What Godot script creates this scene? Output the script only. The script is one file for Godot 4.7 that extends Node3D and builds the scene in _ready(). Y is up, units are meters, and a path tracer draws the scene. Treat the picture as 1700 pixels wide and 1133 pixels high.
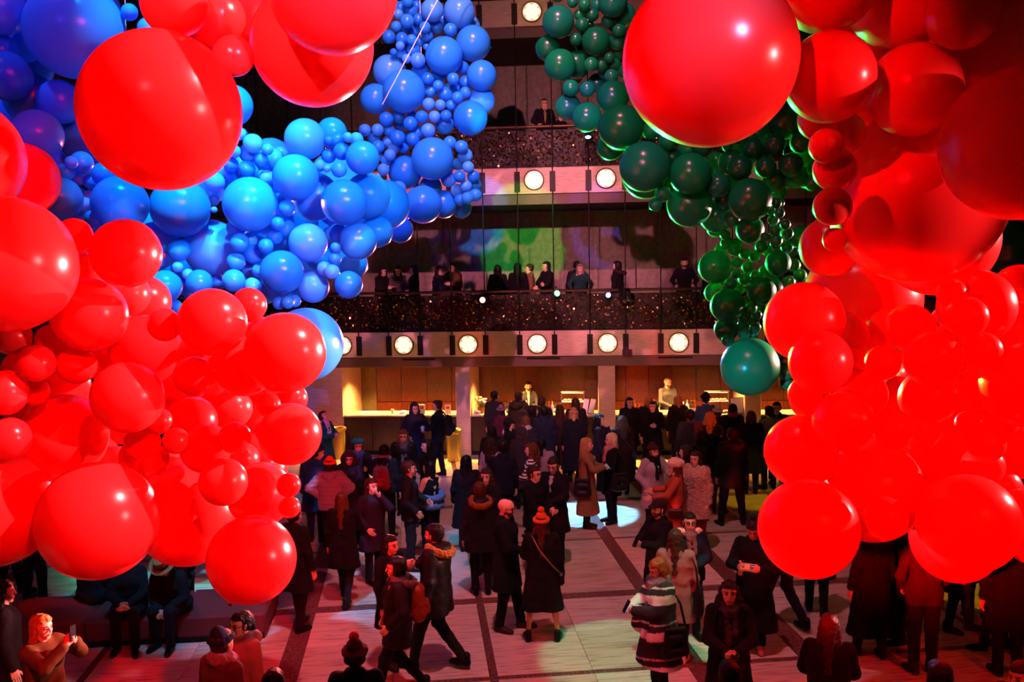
extends Node3D
# A party in a theatre foyer: balloon garlands over a crowd, two balconies and a bar behind.
# Units are metres, y is up, the camera stands on a balcony 5 m above the foyer floor and looks towards -z.

var rng := RandomNumberGenerator.new()
var taken := {}
var cache := {}
var mats := {}
var texs := {}
var WALL: Transform3D      # frame of the balcony front: x along it, y up, z towards the foyer
var FLOORF: Transform3D    # frame of the floor pattern

func _ready() -> void:
	rng.seed = 71
	# ---------------------------------------------------------------- camera
	var cam := Camera3D.new()
	cam.name = "view"
	cam.fov = rad_to_deg(2.0 * atan(566.5 / 1500.0))
	cam.position = Vector3(0, 5, 0)
	cam.rotation = Vector3(-atan(134.0 / 1500.0), 0, deg_to_rad(-1.0))
	cam.near = 0.05
	cam.far = 120.0
	add_child(cam)
	cam.current = true
	# ---------------------------------------------------------------- environment
	var env := Environment.new()
	env.background_mode = Environment.BG_COLOR
	env.background_color = Color(0.0, 0.0, 0.0)
	env.tonemap_mode = Environment.TONE_MAPPER_LINEAR
	env.tonemap_exposure = 1.0
	env.sdfgi_enabled = true
	env.ssao_enabled = true
	env.ssil_enabled = true
	var we := WorldEnvironment.new()
	we.name = "environment"
	we.environment = env
	add_child(we)
	# ---------------------------------------------------------------- frames
	var th := deg_to_rad(5.0)
	WALL = Transform3D(Basis(Vector3(cos(th), 0, sin(th)), Vector3.UP, Vector3(-sin(th), 0, cos(th))), Vector3(0.792, 0, -22.79))
	var fa := deg_to_rad(6.0)
	FLOORF = Transform3D(Basis(Vector3(cos(fa), 0, -sin(fa)), Vector3.UP, Vector3(sin(fa), 0, cos(fa))), Vector3(0, 0, -13.0))
	make_materials()
	# ---------------------------------------------------------------- stage lighting (fixtures with their lights)
	stage_lights()
	# ---------------------------------------------------------------- structure
	room()
	floor_pattern()
	for i in 3:
		balcony(i)
	bar()
	# ---------------------------------------------------------------- objects
	balloons()
	fascia_lamps()
	bar_things()
	furniture()
	people()

# ==================================================================== helpers
func numbered(n: String) -> String:
	if not taken.has(n):
		taken[n] = 0
		return n
	taken[n] += 1
	return "%s_%03d" % [n, taken[n]]

func part_name(parent: Node, n: String) -> String:
	if not parent.has_node(n):
		return n
	var k: int = parent.get_meta("n_" + n, 0) + 1
	parent.set_meta("n_" + n, k)
	return "%s_%03d" % [n, k]

func mi(n: String, mesh: Mesh, m: Material, parent: Node = null, xf := Transform3D()) -> MeshInstance3D:
	var o := MeshInstance3D.new()
	o.mesh = mesh
	o.material_override = m
	o.transform = xf
	if parent == null:
		o.name = numbered(n)
		add_child(o)
	else:
		o.name = part_name(parent, n)
		parent.add_child(o)
	return o

func tag(o: Node, label: String, category: String, group := "") -> void:
	o.set_meta("label", label)
	o.set_meta("category", category)
	if group != "":
		o.set_meta("group", group)

func thing(n: String, label: String, category: String, xf := Transform3D(), group := "") -> Node3D:
	var o := Node3D.new()
	o.name = numbered(n)
	o.transform = xf
	add_child(o)
	tag(o, label, category, group)
	return o

func struct(n: String, label: String, xf := Transform3D()) -> Node3D:
	var o := Node3D.new()
	o.name = numbered(n)
	o.transform = xf
	add_child(o)
	o.set_meta("kind", "structure")
	o.set_meta("label", label)
	return o

func at(x: float, y: float, z: float) -> Transform3D:
	return Transform3D(Basis(), Vector3(x, y, z))

func lin(r: float, g: float, b: float) -> Color:
	return Color(r, g, b).linear_to_srgb()

func mat(key: String, c: Color, rough := 0.6, metal := 0.0, spec := 0.5) -> StandardMaterial3D:
	if mats.has(key):
		return mats[key]
	var m := StandardMaterial3D.new()
	m.resource_name = key
	m.albedo_color = c
	m.roughness = rough
	m.metallic = metal
	m.metallic_specular = spec
	mats[key] = m
	return m

func glow(key: String, c: Color, e: float) -> StandardMaterial3D:
	if mats.has(key):
		return mats[key]
	var m := mat(key, Color(0.8, 0.8, 0.8), 0.4)
	m.emission_enabled = true
	m.emission = c
	m.emission_energy_multiplier = e
	return m

func noise_tex(key: String, freq: float, type: int, octaves: int, ramp: Array, normal := 0.0, sx := 256, cell := false) -> NoiseTexture2D:
	if texs.has(key):
		return texs[key]
	var n := FastNoiseLite.new()
	n.seed = 5 + texs.size()
	n.noise_type = type
	n.frequency = freq
	n.fractal_octaves = octaves
	if cell:
		n.cellular_return_type = FastNoiseLite.RETURN_CELL_VALUE
	var t := NoiseTexture2D.new()
	t.width = sx
	t.height = sx
	t.seamless = true
	t.noise = n
	if normal > 0.0:
		t.as_normal_map = true
		t.bump_strength = normal
	elif ramp.size() > 0:
		var g := Gradient.new()
		var off := PackedFloat32Array()
		var cols := PackedColorArray()
		for r in ramp:
			off.append(r[0])
			cols.append(r[1])
		g.offsets = off
		g.colors = cols
		t.color_ramp = g
	texs[key] = t
	return t

func tri(m: StandardMaterial3D, albedo: Texture2D, scale: Vector3, normal: Texture2D = null, ns := 1.0) -> StandardMaterial3D:
	m.uv1_triplanar = true
	m.uv1_scale = scale
	if albedo:
		m.albedo_texture = albedo
	if normal:
		m.normal_enabled = true
		m.normal_texture = normal
		m.normal_scale = ns
	return m

func make_materials() -> void:
	var wallstone := noise_tex("wallstone", 0.03, FastNoiseLite.TYPE_SIMPLEX, 4, [[0.0, Color(0.66, 0.59, 0.54)], [0.5, Color(0.75, 0.68, 0.62)], [1.0, Color(0.79, 0.72, 0.66)]], 0.0, 256)
	var trav := noise_tex("travertine", 0.012, FastNoiseLite.TYPE_SIMPLEX, 5, [[0.0, Color(0.50, 0.42, 0.36)], [0.28, Color(0.69, 0.61, 0.54)], [0.5, Color(0.77, 0.69, 0.61)], [0.75, Color(0.80, 0.73, 0.65)], [1.0, Color(0.72, 0.64, 0.55)]], 0.0, 512)
	tri(mat("travertine", Color(1, 1, 1), 0.42), trav, Vector3(0.22, 1.0, 1.9))
	tri(mat("travertine_b", Color(0.93, 0.92, 0.90), 0.38), trav, Vector3(0.19, 1.0, 1.6)).uv1_offset = Vector3(0.37, 0.2, 0.61)
	tri(mat("travertine_c", Color(0.97, 0.94, 0.93), 0.46), trav, Vector3(0.26, 1.0, 2.3)).uv1_offset = Vector3(0.77, 0.5, 0.21)
	tri(mat("travertine_wall", Color(1.0, 0.95, 0.93), 0.6), wallstone, Vector3(0.3, 2.2, 0.3))
	var marble := noise_tex("marble", 0.02, FastNoiseLite.TYPE_SIMPLEX, 5, [[0.0, Color(0.22, 0.11, 0.10)], [0.42, Color(0.36, 0.19, 0.17)], [0.55, Color(0.42, 0.24, 0.21)], [0.64, Color(0.62, 0.48, 0.43)], [0.72, Color(0.38, 0.20, 0.18)], [1.0, Color(0.28, 0.14, 0.13)]], 0.0, 512)
	tri(mat("red_marble", Color(1, 1, 1), 0.3), marble, Vector3(1.3, 1.3, 1.3))
	mat("grout", Color(0.24, 0.19, 0.17), 0.9)
	var wood := noise_tex("wood", 0.02, FastNoiseLite.TYPE_SIMPLEX, 4, [[0.0, Color(0.21, 0.085, 0.05)], [0.4, Color(0.35, 0.15, 0.085)], [0.6, Color(0.42, 0.19, 0.105)], [1.0, Color(0.30, 0.125, 0.07)]], 0.0, 512)
	tri(mat("wood", Color(1, 1, 1), 0.34), wood, Vector3(3.4, 0.3, 3.4))
	tri(mat("wood_b", Color(0.86, 0.84, 0.82), 0.36), wood, Vector3(2.7, 0.26, 2.7)).uv1_offset = Vector3(0.4, 0.3, 0.1)
	tri(mat("dark_wood", Color(0.42, 0.34, 0.32), 0.4), wood, Vector3(2.6, 0.3, 2.6))
	var plaster := noise_tex("plaster", 0.03, FastNoiseLite.TYPE_SIMPLEX, 4, [[0.0, Color(0.80, 0.80, 0.80)], [1.0, Color(1, 1, 1)]], 0.0, 256)
	tri(mat("ring_panel", Color(0.60, 0.52, 0.46), 0.62), plaster, Vector3(0.6, 0.6, 0.6))
	tri(mat("ring_panel_b", Color(0.57, 0.49, 0.44), 0.62), plaster, Vector3(0.7, 0.5, 0.7))
	tri(mat("plain_wall", Color(0.50, 0.44, 0.39), 0.8), plaster, Vector3(0.5, 0.5, 0.5))
	tri(mat("olive_wall", Color(0.42, 0.38, 0.24), 0.7), plaster, Vector3(0.5, 0.5, 0.5))
	mat("ceiling_gold", Color(0.45, 0.34, 0.18), 0.5)
	mat("soffit", Color(0.20, 0.15, 0.14), 0.7)
	mat("band", Color(0.36, 0.26, 0.24), 0.6)
	mat("bronze", Color(0.24, 0.17, 0.12), 0.38, 0.8)
	mat("bronze_dark", Color(0.10, 0.075, 0.06), 0.45, 0.6)
	mat("flake", Color(0.42, 0.29, 0.19), 0.22, 0.9)
	mat("black_metal", Color(0.03, 0.03, 0.035), 0.4, 0.3)
	mat("brass", Color(0.74, 0.70, 0.30), 0.3, 0.7)
	mat("steel", Color(0.70, 0.70, 0.72), 0.3, 1.0)
	mat("stone_top", Color(0.62, 0.57, 0.50), 0.18)
	mat("white", Color(0.88, 0.87, 0.84), 0.5)
	mat("paper", Color(0.92, 0.90, 0.86), 0.8)
	glow("lamp_glow", Color(1.0, 0.91, 0.74), 1.45)

# ---------------------------------------------------------------- meshes
func st_begin() -> SurfaceTool:
	var st := SurfaceTool.new()
	st.begin(Mesh.PRIMITIVE_TRIANGLES)
	return st

func quad(st: SurfaceTool, a: Vector3, b: Vector3, c: Vector3, d: Vector3) -> void:
	# a, b, c, d clockwise as seen from outside
	var n := (c - a).cross(b - a).normalized()
	for p in [a, b, c, a, c, d]:
		st.set_normal(n)
		st.add_vertex(p)

func triangle(st: SurfaceTool, a: Vector3, b: Vector3, c: Vector3) -> void:
	var n := (c - a).cross(b - a).normalized()
	for p in [a, b, c]:
		st.set_normal(n)
		st.add_vertex(p)

func box(sx: float, sy: float, sz: float, bev := 0.004) -> ArrayMesh:
	var key := "box%.3f,%.3f,%.3f,%.4f" % [sx, sy, sz, bev]
	if cache.has(key):
		return cache[key]
	var st := st_begin()
	add_box(st, Transform3D(), sx, sy, sz, bev)
	var m := st.commit()
	cache[key] = m
	return m

func add_box(st: SurfaceTool, xf: Transform3D, sx: float, sy: float, sz: float, bev := 0.004) -> void:
	# a box about the origin with chamfered edges
	var h := Vector3(sx, sy, sz) * 0.5
	var b: float = minf(bev, minf(h.x, minf(h.y, h.z)) * 0.9)
	var face := func(ax: int, s: float, u: int, v: int) -> Array:
		var out := []
		for k in [[-1, -1], [-1, 1], [1, 1], [1, -1]]:
			var p := Vector3()
			p[ax] = s * h[ax]
			p[u] = k[0] * (h[u] - b)
			p[v] = k[1] * (h[v] - b)
			out.append(xf * p)
		return out
	var cen := xf.origin
	for ax in 3:
		var u := (ax + 1) % 3
		var v := (ax + 2) % 3
		for s in [-1.0, 1.0]:
			var q: Array = face.call(ax, s, u, v)
			_out(st, q, cen)
	if b <= 0.0:
		return
	for ax in 3:      # edges along ax
		var u := (ax + 1) % 3
		var v := (ax + 2) % 3
		for su in [-1.0, 1.0]:
			for sv in [-1.0, 1.0]:
				var q := []
				for k in [[-1, 0], [1, 0], [1, 1], [-1, 1]]:
					var p := Vector3()
					p[ax] = k[0] * (h[ax] - b)
					p[u] = su * (h[u] - (b if k[1] == 1 else 0.0))
					p[v] = sv * (h[v] - (0.0 if k[1] == 1 else b))
					q.append(xf * p)
				_out(st, q, cen)
	for sx2 in [-1.0, 1.0]:
		for sy2 in [-1.0, 1.0]:
			for sz2 in [-1.0, 1.0]:
				var s := Vector3(sx2, sy2, sz2)
				var q := []
				for ax in 3:
					var p := Vector3(s.x * (h.x - b), s.y * (h.y - b), s.z * (h.z - b))
					p[ax] = s[ax] * h[ax]
					q.append(xf * p)
				_out(st, q, cen)

func _out(st: SurfaceTool, q: Array, cen: Vector3) -> void:
	# a convex face, turned so that it looks away from cen
	var n: Vector3 = (q[2] - q[0]).cross(q[1] - q[0])
	if n.dot(q[0] - cen) < 0.0:
		q.reverse()
		n = -n
	n = n.normalized()
	for k in range(1, q.size() - 1):
		for p in [q[0], q[k], q[k + 1]]:
			st.set_normal(n)
			st.add_vertex(p)

func lathe(profile: Array, seg := 24, key := "") -> ArrayMesh:
	# profile: [radius, y] from bottom to top; smooth normals
	if key != "" and cache.has(key):
		return cache[key]
	var st := st_begin()
	add_lathe(st, Transform3D(), profile, seg)
	var m := st.commit()
	if key != "":
		cache[key] = m
	return m

func add_lathe(st: SurfaceTool, xf: Transform3D, profile: Array, seg := 24) -> void:
	var n := profile.size()
	var nr := []
	for i in n:
		var a: Array = profile[maxi(i - 1, 0)]
		var b: Array = profile[mini(i + 1, n - 1)]
		var d := Vector2(b[0] - a[0], b[1] - a[1])
		nr.append(Vector2(d.y, -d.x).normalized())
	for i in n - 1:
		for k in seg:
			var t0 := TAU * k / seg
			var t1 := TAU * (k + 1) / seg
			var idx := [[i, t0], [i + 1, t1], [i + 1, t0], [i, t0], [i, t1], [i + 1, t1]]
			for e in idx:
				var p: Array = profile[e[0]]
				var nn: Vector2 = nr[e[0]]
				st.set_normal((xf.basis * Vector3(nn.x * cos(e[1]), nn.y, nn.x * sin(e[1]))).normalized())
				st.add_vertex(xf * Vector3(p[0] * cos(e[1]), p[1], p[0] * sin(e[1])))

func add_tube(st: SurfaceTool, pts: Array, rad: Array, seg := 8) -> void:
	# a smooth tube through pts with closed ends
	var n := pts.size()
	var rings := []
	var up := Vector3.UP
	for i in n:
		var d: Vector3 = (pts[mini(i + 1, n - 1)] - pts[maxi(i - 1, 0)]).normalized()
		if absf(d.dot(up)) > 0.95:
			up = Vector3.RIGHT
		var sx := d.cross(up).normalized()
		var sy := sx.cross(d).normalized()
		var ring := []
		for k in seg:
			var t := TAU * k / seg
			var o := sx * cos(t) + sy * sin(t)
			ring.append([pts[i] + o * rad[i], o])
		rings.append(ring)
	for i in n - 1:
		for k in seg:
			var a: Array = rings[i][k]
			var b: Array = rings[i][(k + 1) % seg]
			var c: Array = rings[i + 1][(k + 1) % seg]
			var d: Array = rings[i + 1][k]
			for e in [a, b, c, a, c, d]:
				st.set_normal(e[1])
				st.add_vertex(e[0])
	for end in [0, n - 1]:
		var dir: Vector3 = (pts[0] - pts[1]).normalized() if end == 0 else (pts[n - 1] - pts[n - 2]).normalized()
		for k in seg:
			var tr := [pts[end], rings[end][k][0], rings[end][(k + 1) % seg][0]]
			if (tr[2] - tr[0]).cross(tr[1] - tr[0]).dot(dir) < 0.0:
				tr.reverse()
			for p in tr:
				st.set_normal(dir)
				st.add_vertex(p)

func tube(pts: Array, r: float, seg := 8) -> ArrayMesh:
	var st := st_begin()
	var rad := []
	for p in pts:
		rad.append(r)
	add_tube(st, pts, rad, seg)
	return st.commit()

func aim(from: Vector3, to: Vector3) -> Transform3D:
	var up := Vector3.UP if absf((to - from).normalized().y) < 0.98 else Vector3.RIGHT
	return Transform3D(Basis.looking_at(to - from, up), from)

# ==================================================================== stage lighting
func stage_light(n: String, label: String, from: Vector3, to: Vector3, c: Color, energy: float, half: float, blend := 0.35, size := 0.07, shown := 6.0, scale := 1.0) -> Node3D:
	var o := thing(n, label, "stage light", aim(from, to).scaled_local(Vector3.ONE * scale), "stage lights")
	if not cache.has("can"):
		var st := st_begin()
		add_lathe(st, Transform3D(Basis(Vector3.RIGHT, -PI / 2), Vector3()), [[0.0, -0.30], [0.07, -0.30], [0.10, -0.27], [0.105, -0.05], [0.12, -0.04], [0.12, 0.03], [0.105, 0.03], [0.10, -0.01]], 20)
		cache["can"] = st.commit()
		cache["can_lens"] = lathe([[0.0, 0.012], [0.06, 0.010], [0.102, 0.0]], 20)
		st = st_begin()
		add_tube(st, [Vector3(-0.145, 0, 0.12), Vector3(-0.145, 0.14, 0.12), Vector3(-0.11, 0.20, 0.12), Vector3(0.11, 0.20, 0.12), Vector3(0.145, 0.14, 0.12), Vector3(0.145, 0, 0.12)], [0.012, 0.012, 0.012, 0.012, 0.012, 0.012], 6)
		add_box(st, at(0, 0.23, 0.12), 0.05, 0.08, 0.05)
		cache["can_yoke"] = st.commit()
	mi("housing", cache["can"], mats["black_metal"], o)
	mi("yoke", cache["can_yoke"], mats["black_metal"], o)
	var g := glow("glow_" + c.to_html(), c, shown)
	mi("lamp_lens", cache["can_lens"], g, o, Transform3D(Basis(Vector3.RIGHT, -PI / 2), Vector3(0, 0, -0.005)))
	var l := SpotLight3D.new()
	l.name = "beam"
	l.light_color = c
	l.light_energy = energy
	l.spot_angle = half
	l.spot_angle_attenuation = blend
	l.spot_range = 60.0
	l.spot_attenuation = 2.0
	l.light_size = size
	l.shadow_enabled = true
	l.position = Vector3(0, 0, -0.06)
	o.add_child(l)
	return o

func stage_lights() -> void:  # lamp bodies outside the view are added; those on the far rails are seen
	# two unseen trusses added to carry lamps: one over the camera's balcony, one under the ceiling over the middle of the foyer
	for t in [[Vector3(-9, 10.2, 1.6), Vector3(9, 10.2, 1.6), "added black steel lighting truss over the near balcony"], [Vector3(-9, 15.0, -7.0), Vector3(9, 15.0, -7.0), "added black steel lighting truss under the foyer ceiling"]]:
		var o := thing("added_truss", t[2], "truss", at(0, t[0].y + 0.32, t[0].z))
		for k in 3:
			var off := Vector3(0, 0.0 if k < 2 else 0.26, (-0.15 if k == 0 else 0.15) if k < 2 else 0.0)
			mi("chord", tube([Vector3(-9, 0, 0) + off, Vector3(9, 0, 0) + off], 0.025), mats["black_metal"], o)
		var st := st_begin()
		for k in 36:
			var x := -9.0 + k * 0.5
			add_tube(st, [Vector3(x, 0, -0.15), Vector3(x + 0.25, 0.26, 0), Vector3(x + 0.5, 0, 0.15)], [0.012, 0.012, 0.012], 5)
		mi("lacing", st.commit(), mats["black_metal"], o)
		for x in [-7.0, 7.0]:
			mi("hanger", tube([Vector3(x, 0.26, 0), Vector3(x, 17.0 - t[0].y - 0.32, 0)], 0.015), mats["black_metal"], o)
	var red := Color(1.0, 0.0, 0.0)
	var pink := Color(1.0, 0.62, 0.60)
	# front washes on the balloon bunches
	stage_light("stage_light", "stage light throwing deep red onto the balloon bunch over the bench", Vector3(2.4, 10.1, 1.5), Vector3(-3.7, 4.4, -8.8), red, 280.0, 16.5, 0.5, 0.15)
	stage_light("stage_light", "stage light on the near rail throwing deep red onto the lower red balloons", Vector3(-2.2, 4.05, -0.62), Vector3(4.2, 3.1, -9.3), red, 1150.0, 11.5, 0.7, 0.2)
	stage_light("stage_light", "added fill light at the end of the near rail filling the red balloons with red", Vector3(7.2, 4.05, -0.62), Vector3(4.4, 3.0, -9.4), red, 420.0, 11.0, 0.8, 0.2)  # added fill lamp that lifts the shadows between the red balloons
	stage_light("stage_light", "stage light throwing red onto the giant balloons before the blue garland", Vector3(5.0, 10.1, 1.5), Vector3(-2.4, 6.6, -8.0), red, 150.0, 12.0, 0.5)
	stage_light("stage_light", "stage light throwing rose red onto the giant balloon under the green garland", Vector3(-4.2, 10.1, 1.5), Vector3(1.6, 7.0, -7.2), Color(1.0, 0.01, 0.07), 190.0, 8.0, 0.6)
	stage_light("stage_light", "stage light throwing violet onto the end of the blue garland", Vector3(-6.4, 10.1, 1.5), Vector3(-5.3, 7.0, -10.8), Color(0.34, 0.24, 1.0), 60.0, 12.0, 0.6)
	stage_light("stage_light", "stage light throwing sky blue from the front onto the blue garland", Vector3(6.2, 10.1, 1.5), Vector3(-3.2, 5.4, -12.0), Color(0.22, 0.72, 1.0), 460.0, 9.0, 0.6, 0.12)
	stage_light("stage_light", "stage light on the near rail throwing pale teal onto the large teal balloon", Vector3(-5.2, 4.05, -0.62), Vector3(3.9, 3.15, -14.5), Color(0.15, 0.72, 1.0), 420.0, 2.4, 0.4)
	# top lights from the ceiling truss
	stage_light("stage_light", "stage light throwing azure blue onto the middle of the blue garland", Vector3(-2.2, 14.9, -7.0), Vector3(-3.4, 5.5, -12.0), Color(0.05, 0.70, 1.0), 330.0, 13.0, 0.5)
	stage_light("stage_light", "stage light throwing blue onto the far end of the blue garland", Vector3(1.0, 14.9, -7.0), Vector3(-1.6, 7.0, -15.6), Color(0.0, 0.42, 1.0), 170.0, 9.0, 0.7)
	stage_light("stage_light", "stage light throwing cyan down onto the blue garland", Vector3(-0.4, 14.9, -7.0), Vector3(-3.9, 5.3, -12.1), Color(0.0, 0.95, 0.85), 300.0, 6.5, 0.7)
	stage_light("stage_light", "stage light throwing a mint green pool onto the floor", Vector3(4.2, 14.9, -7.0), Vector3(1.5, 0.0, -10.9), Color(0.05, 1.0, 0.75), 170.0, 4.6, 0.2)
	stage_light("stage_light", "stage light throwing a yellow pool onto the floor under the red balloons", Vector3(7.6, 14.9, -7.0), Vector3(7.0, 0.0, -13.2), Color(0.9, 0.75, 0.05), 130.0, 5.0, 0.3)
	stage_light("stage_light", "stage light throwing a yellow streak onto the floor near the bar", Vector3(5.8, 14.9, -7.0), Vector3(4.9, 0.0, -18.4), Color(0.9, 0.75, 0.1), 200.0, 2.6, 0.3)
	stage_light("stage_light", "stage light washing the foyer floor in violet", Vector3(-7.6, 14.9, -7.0), Vector3(-2.6, 0.0, -18.5), Color(0.60, 0.45, 1.0), 120.0, 14.0, 0.9)
	stage_light("stage_light", "stage light washing the front of the floor in warm red", Vector3(7.4, 10.1, 1.5), Vector3(3.4, 0.0, -10.4), Color(1.0, 0.10, 0.07), 90.0, 12.0, 0.7)
	stage_light("stage_light", "added light washing the whole dance floor in dim rose", Vector3(0.2, 14.9, -7.0), Vector3(-0.2, 0.0, -14.0), Color(1.0, 0.58, 0.68), 140.0, 26.0, 1.0)  # added general wash, gives the whole room its low base light
	stage_light("stage_light", "stage light washing the balcony fronts in mauve", Vector3(-0.6, 14.9, -7.0), Vector3(0.2, 4.2, -22.6), Color(1.0, 0.54, 0.70), 420.0, 17.0, 0.9)
	stage_light("stage_light", "added light washing the balcony walls in dusky rose", Vector3(-2.4, 10.1, 1.5), Vector3(0.6, 5.2, -25.0), Color(1.0, 0.60, 0.66), 330.0, 17.0, 1.0)  # added lamp, stands in for the spill that reaches these walls
	stage_light("stage_light", "stage light throwing green onto the panelled wall of the first balcony", Vector3(-0.2, 10.1, 1.5), Vector3(0.35, 5.35, -25.6), Color(0.15, 1.0, 0.28), 520.0, 2.6, 0.15)
	stage_light("stage_light", "stage light throwing a blue patch onto the first balcony wall", Vector3(0.9, 10.1, 1.5), Vector3(-0.9, 6.0, -25.7), Color(0.15, 0.5, 1.0), 900.0, 1.6, 0.15)
	stage_light("stage_light", "stage light throwing a violet patch onto the first balcony wall", Vector3(-1.0, 10.1, 1.5), Vector3(2.6, 5.7, -25.4), Color(0.45, 0.35, 1.0), 420.0, 2.0, 0.3)
	# lights on the balcony fronts across the foyer (in view)
	var r1 := WALL * Vector3(-1.50, 4.02, 0.22)
	stage_light("stage_light", "small red stage light clamped to the first balcony rail", r1, Vector3(-3.2, 4.6, -8.5), Color(1.0, 0.36, 0.38), 700.0, 16.0, 0.4, 0.05, 14.0, 0.7)
	var g1 := WALL * Vector3(0.37, 4.16, 0.22)
	stage_light("stage_light", "small green stage light clamped to the first balcony rail", g1, Vector3(3.2, 6.0, -13.0), Color(0.05, 1.0, 0.35), 1500.0, 16.0, 0.5, 0.05, 14.0, 0.7)
	var b1 := WALL * Vector3(1.64, 4.10, 0.24)
	stage_light("stage_light", "white-blue stage light beside the black moving head on the balcony rail", b1, Vector3(3.5, 3.4, -13.6), Color(0.45, 0.6, 1.0), 420.0, 6.0, 0.5, 0.05, 10.0, 0.6)
	var w2 := WALL * Vector3(1.18, 7.98, 0.24)
	stage_light("stage_light", "white stage light on the second balcony rail below dark green balloons", w2, Vector3(1.55, 0.0, -17.5), Color(0.45, 0.75, 1.0), 520.0, 5.6, 0.2, 0.05, 8.0, 0.7)
	# side lights
	stage_light("stage_light", "stage light high on the side wall throwing rose white over to the bench bunch", Vector3(13.5, 6.4, -3.5), Vector3(-3.2, 4.2, -8.6), Color(1.0, 0.60, 0.60), 260.0, 9.5, 0.4)
	stage_light("stage_light", "stage light at the end of the ceiling truss throwing rose white onto the bench bunch", Vector3(8.6, 14.9, -7.0), Vector3(-3.2, 4.6, -8.2), Color(1.0, 0.58, 0.60), 1600.0, 8.0, 0.3)
	stage_light("stage_light", "stage light low on the far side wall edging the bench bunch in rose white", Vector3(13.5, 4.7, -19.5), Vector3(-3.2, 4.0, -8.8), Color(1.0, 0.60, 0.60), 3400.0, 8.0, 0.4)
	stage_light("stage_light", "stage light on the side wall throwing rose white across lower red balloons", Vector3(13.6, 6.0, -11.5), Vector3(4.3, 3.6, -9.4), pink, 520.0, 11.0, 0.5)
	stage_light("stage_light", "stage light on the opposite side throwing rose white onto red balloon rims", Vector3(-13.5, 6.2, -19.8), Vector3(4.0, 4.4, -9.0), pink, 1300.0, 8.0, 0.5)

# ==================================================================== structure
func room() -> void:
	var w := struct("ceiling", "high foyer ceiling")
	mi("slab", box(34, 0.4, 38, 0.0), mats["ceiling_gold"], w, at(0, 17.2, -9.5))
	w = struct("wall_left", "side wall of the foyer")
	mi("slab", box(0.4, 17.4, 38, 0.0), mats["plain_wall"], w, at(-14.2, 8.7, -9.5))
	w = struct("wall_right", "side wall of the foyer")
	mi("slab", box(0.4, 17.4, 38, 0.0), mats["plain_wall"], w, at(14.2, 8.7, -9.5))
	w = struct("wall_front", "foyer wall behind the near balcony")
	mi("slab", box(28.4, 17.4, 0.4, 0.0), mats["plain_wall"], w, at(0, 8.7, 8.0))
	w = struct("wall_end", "outer wall behind the balconies and the bar")
	mi("slab", box(34, 17.4, 0.3, 0.0), mats["plain_wall"], w, WALL * at(0, 8.7, -3.55))

	# the balcony on which the viewer stands
	var nb := thing("balcony", "near balcony with bronze rail where the viewer stands", "balcony")
	mi("slab", box(27.9, 0.90, 8.2, 0.01), mats["soffit"], nb, at(0, LEVEL[0] - 0.45, 3.7))
	mi("parapet", box(27.9, 0.90, 0.04, 0.004), mats["bronze_dark"], nb, at(0, LEVEL[0] + 0.45, -0.34))
	mi("handrail", box(27.9, 0.07, 0.14, 0.02), mats["bronze"], nb, at(0, LEVEL[0] + 1.0, -0.34))

func floor_pattern() -> void:
	var f := struct("floor", "travertine foyer floor inlaid with red marble bands")
	mi("bed", box(34, 0.3, 38, 0.0), mats["grout"], f, at(0, -0.165, -9.5))
	# bands across (constant b) and along (constant a); slabs fill the fields between
	var av := [[-13.01, 0.26], [-10.52, 0.09], [-8.03, 0.26], [-5.54, 0.09], [-3.05, 0.27], [-0.55, 0.10], [1.94, 0.22], [3.42, 0.28], [5.92, 0.10], [8.41, 0.26], [10.9, 0.10], [13.4, 0.26]]
	var bv := [[-6.4, 0.10], [-5.1, 0.22], [-2.5, 0.10], [0.0, 0.23], [2.65, 0.08], [5.2, 0.23], [7.8, 0.08], [10.4, 0.22], [11.2, 0.1]]
	var tops := [mats["travertine"], mats["travertine_b"], mats["travertine_c"]]
	for i in av.size() - 1:
		for j in bv.size() - 1:
			var a0: float = av[i][0] + av[i][1] * 0.5
			var a1: float = av[i + 1][0] - av[i + 1][1] * 0.5
			var b0: float = bv[j][0] + bv[j][1] * 0.5
			var b1: float = bv[j + 1][0] - bv[j + 1][1] * 0.5
			var na := maxi(1, roundi((a1 - a0) / 1.25))
			var nb := maxi(1, roundi((b1 - b0) / 1.3))
			for p in na:
				for q in nb:
					var sx := (a1 - a0) / na
					var sz := (b1 - b0) / nb
					mi("floor_slab", box(sx - 0.006, 0.02, sz - 0.006, 0.002), tops[(i * 7 + j * 3 + p * 5 + q * 2) % 3], f, FLOORF * at(a0 + (p + 0.5) * sx, -0.01, -(b0 + (q + 0.5) * sz)))
	for v in av:
		for j in bv.size() - 1:
			var b0: float = bv[j][0] + bv[j][1] * 0.5
			var b1: float = bv[j + 1][0] - bv[j + 1][1] * 0.5
			mi("marble_band", box(v[1] - 0.006, 0.02, b1 - b0 - 0.004, 0.002), mats["red_marble"], f, FLOORF * at(v[0], -0.01, -(b0 + b1) * 0.5))
	for v in bv:
		for i in av.size() - 1:
			mi("marble_band", box(av[i + 1][0] - av[i][0] - 0.006, 0.02, v[1] - 0.006, 0.002), mats["red_marble"], f, FLOORF * at((av[i][0] + av[i + 1][0]) * 0.5, -0.01, -v[0]))

const RODS := [-9.5, -8.75, -7.98, -7.18, -6.36, -5.53, -4.73, -3.95, -3.14, -2.31, -1.46, -0.59, 0.29, 1.18, 2.07, 2.94, 3.81, 4.68, 5.55, 6.42, 7.29, 8.16, 9.03, 9.9]
const LEVEL := [3.22, 7.29, 11.36]

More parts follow.
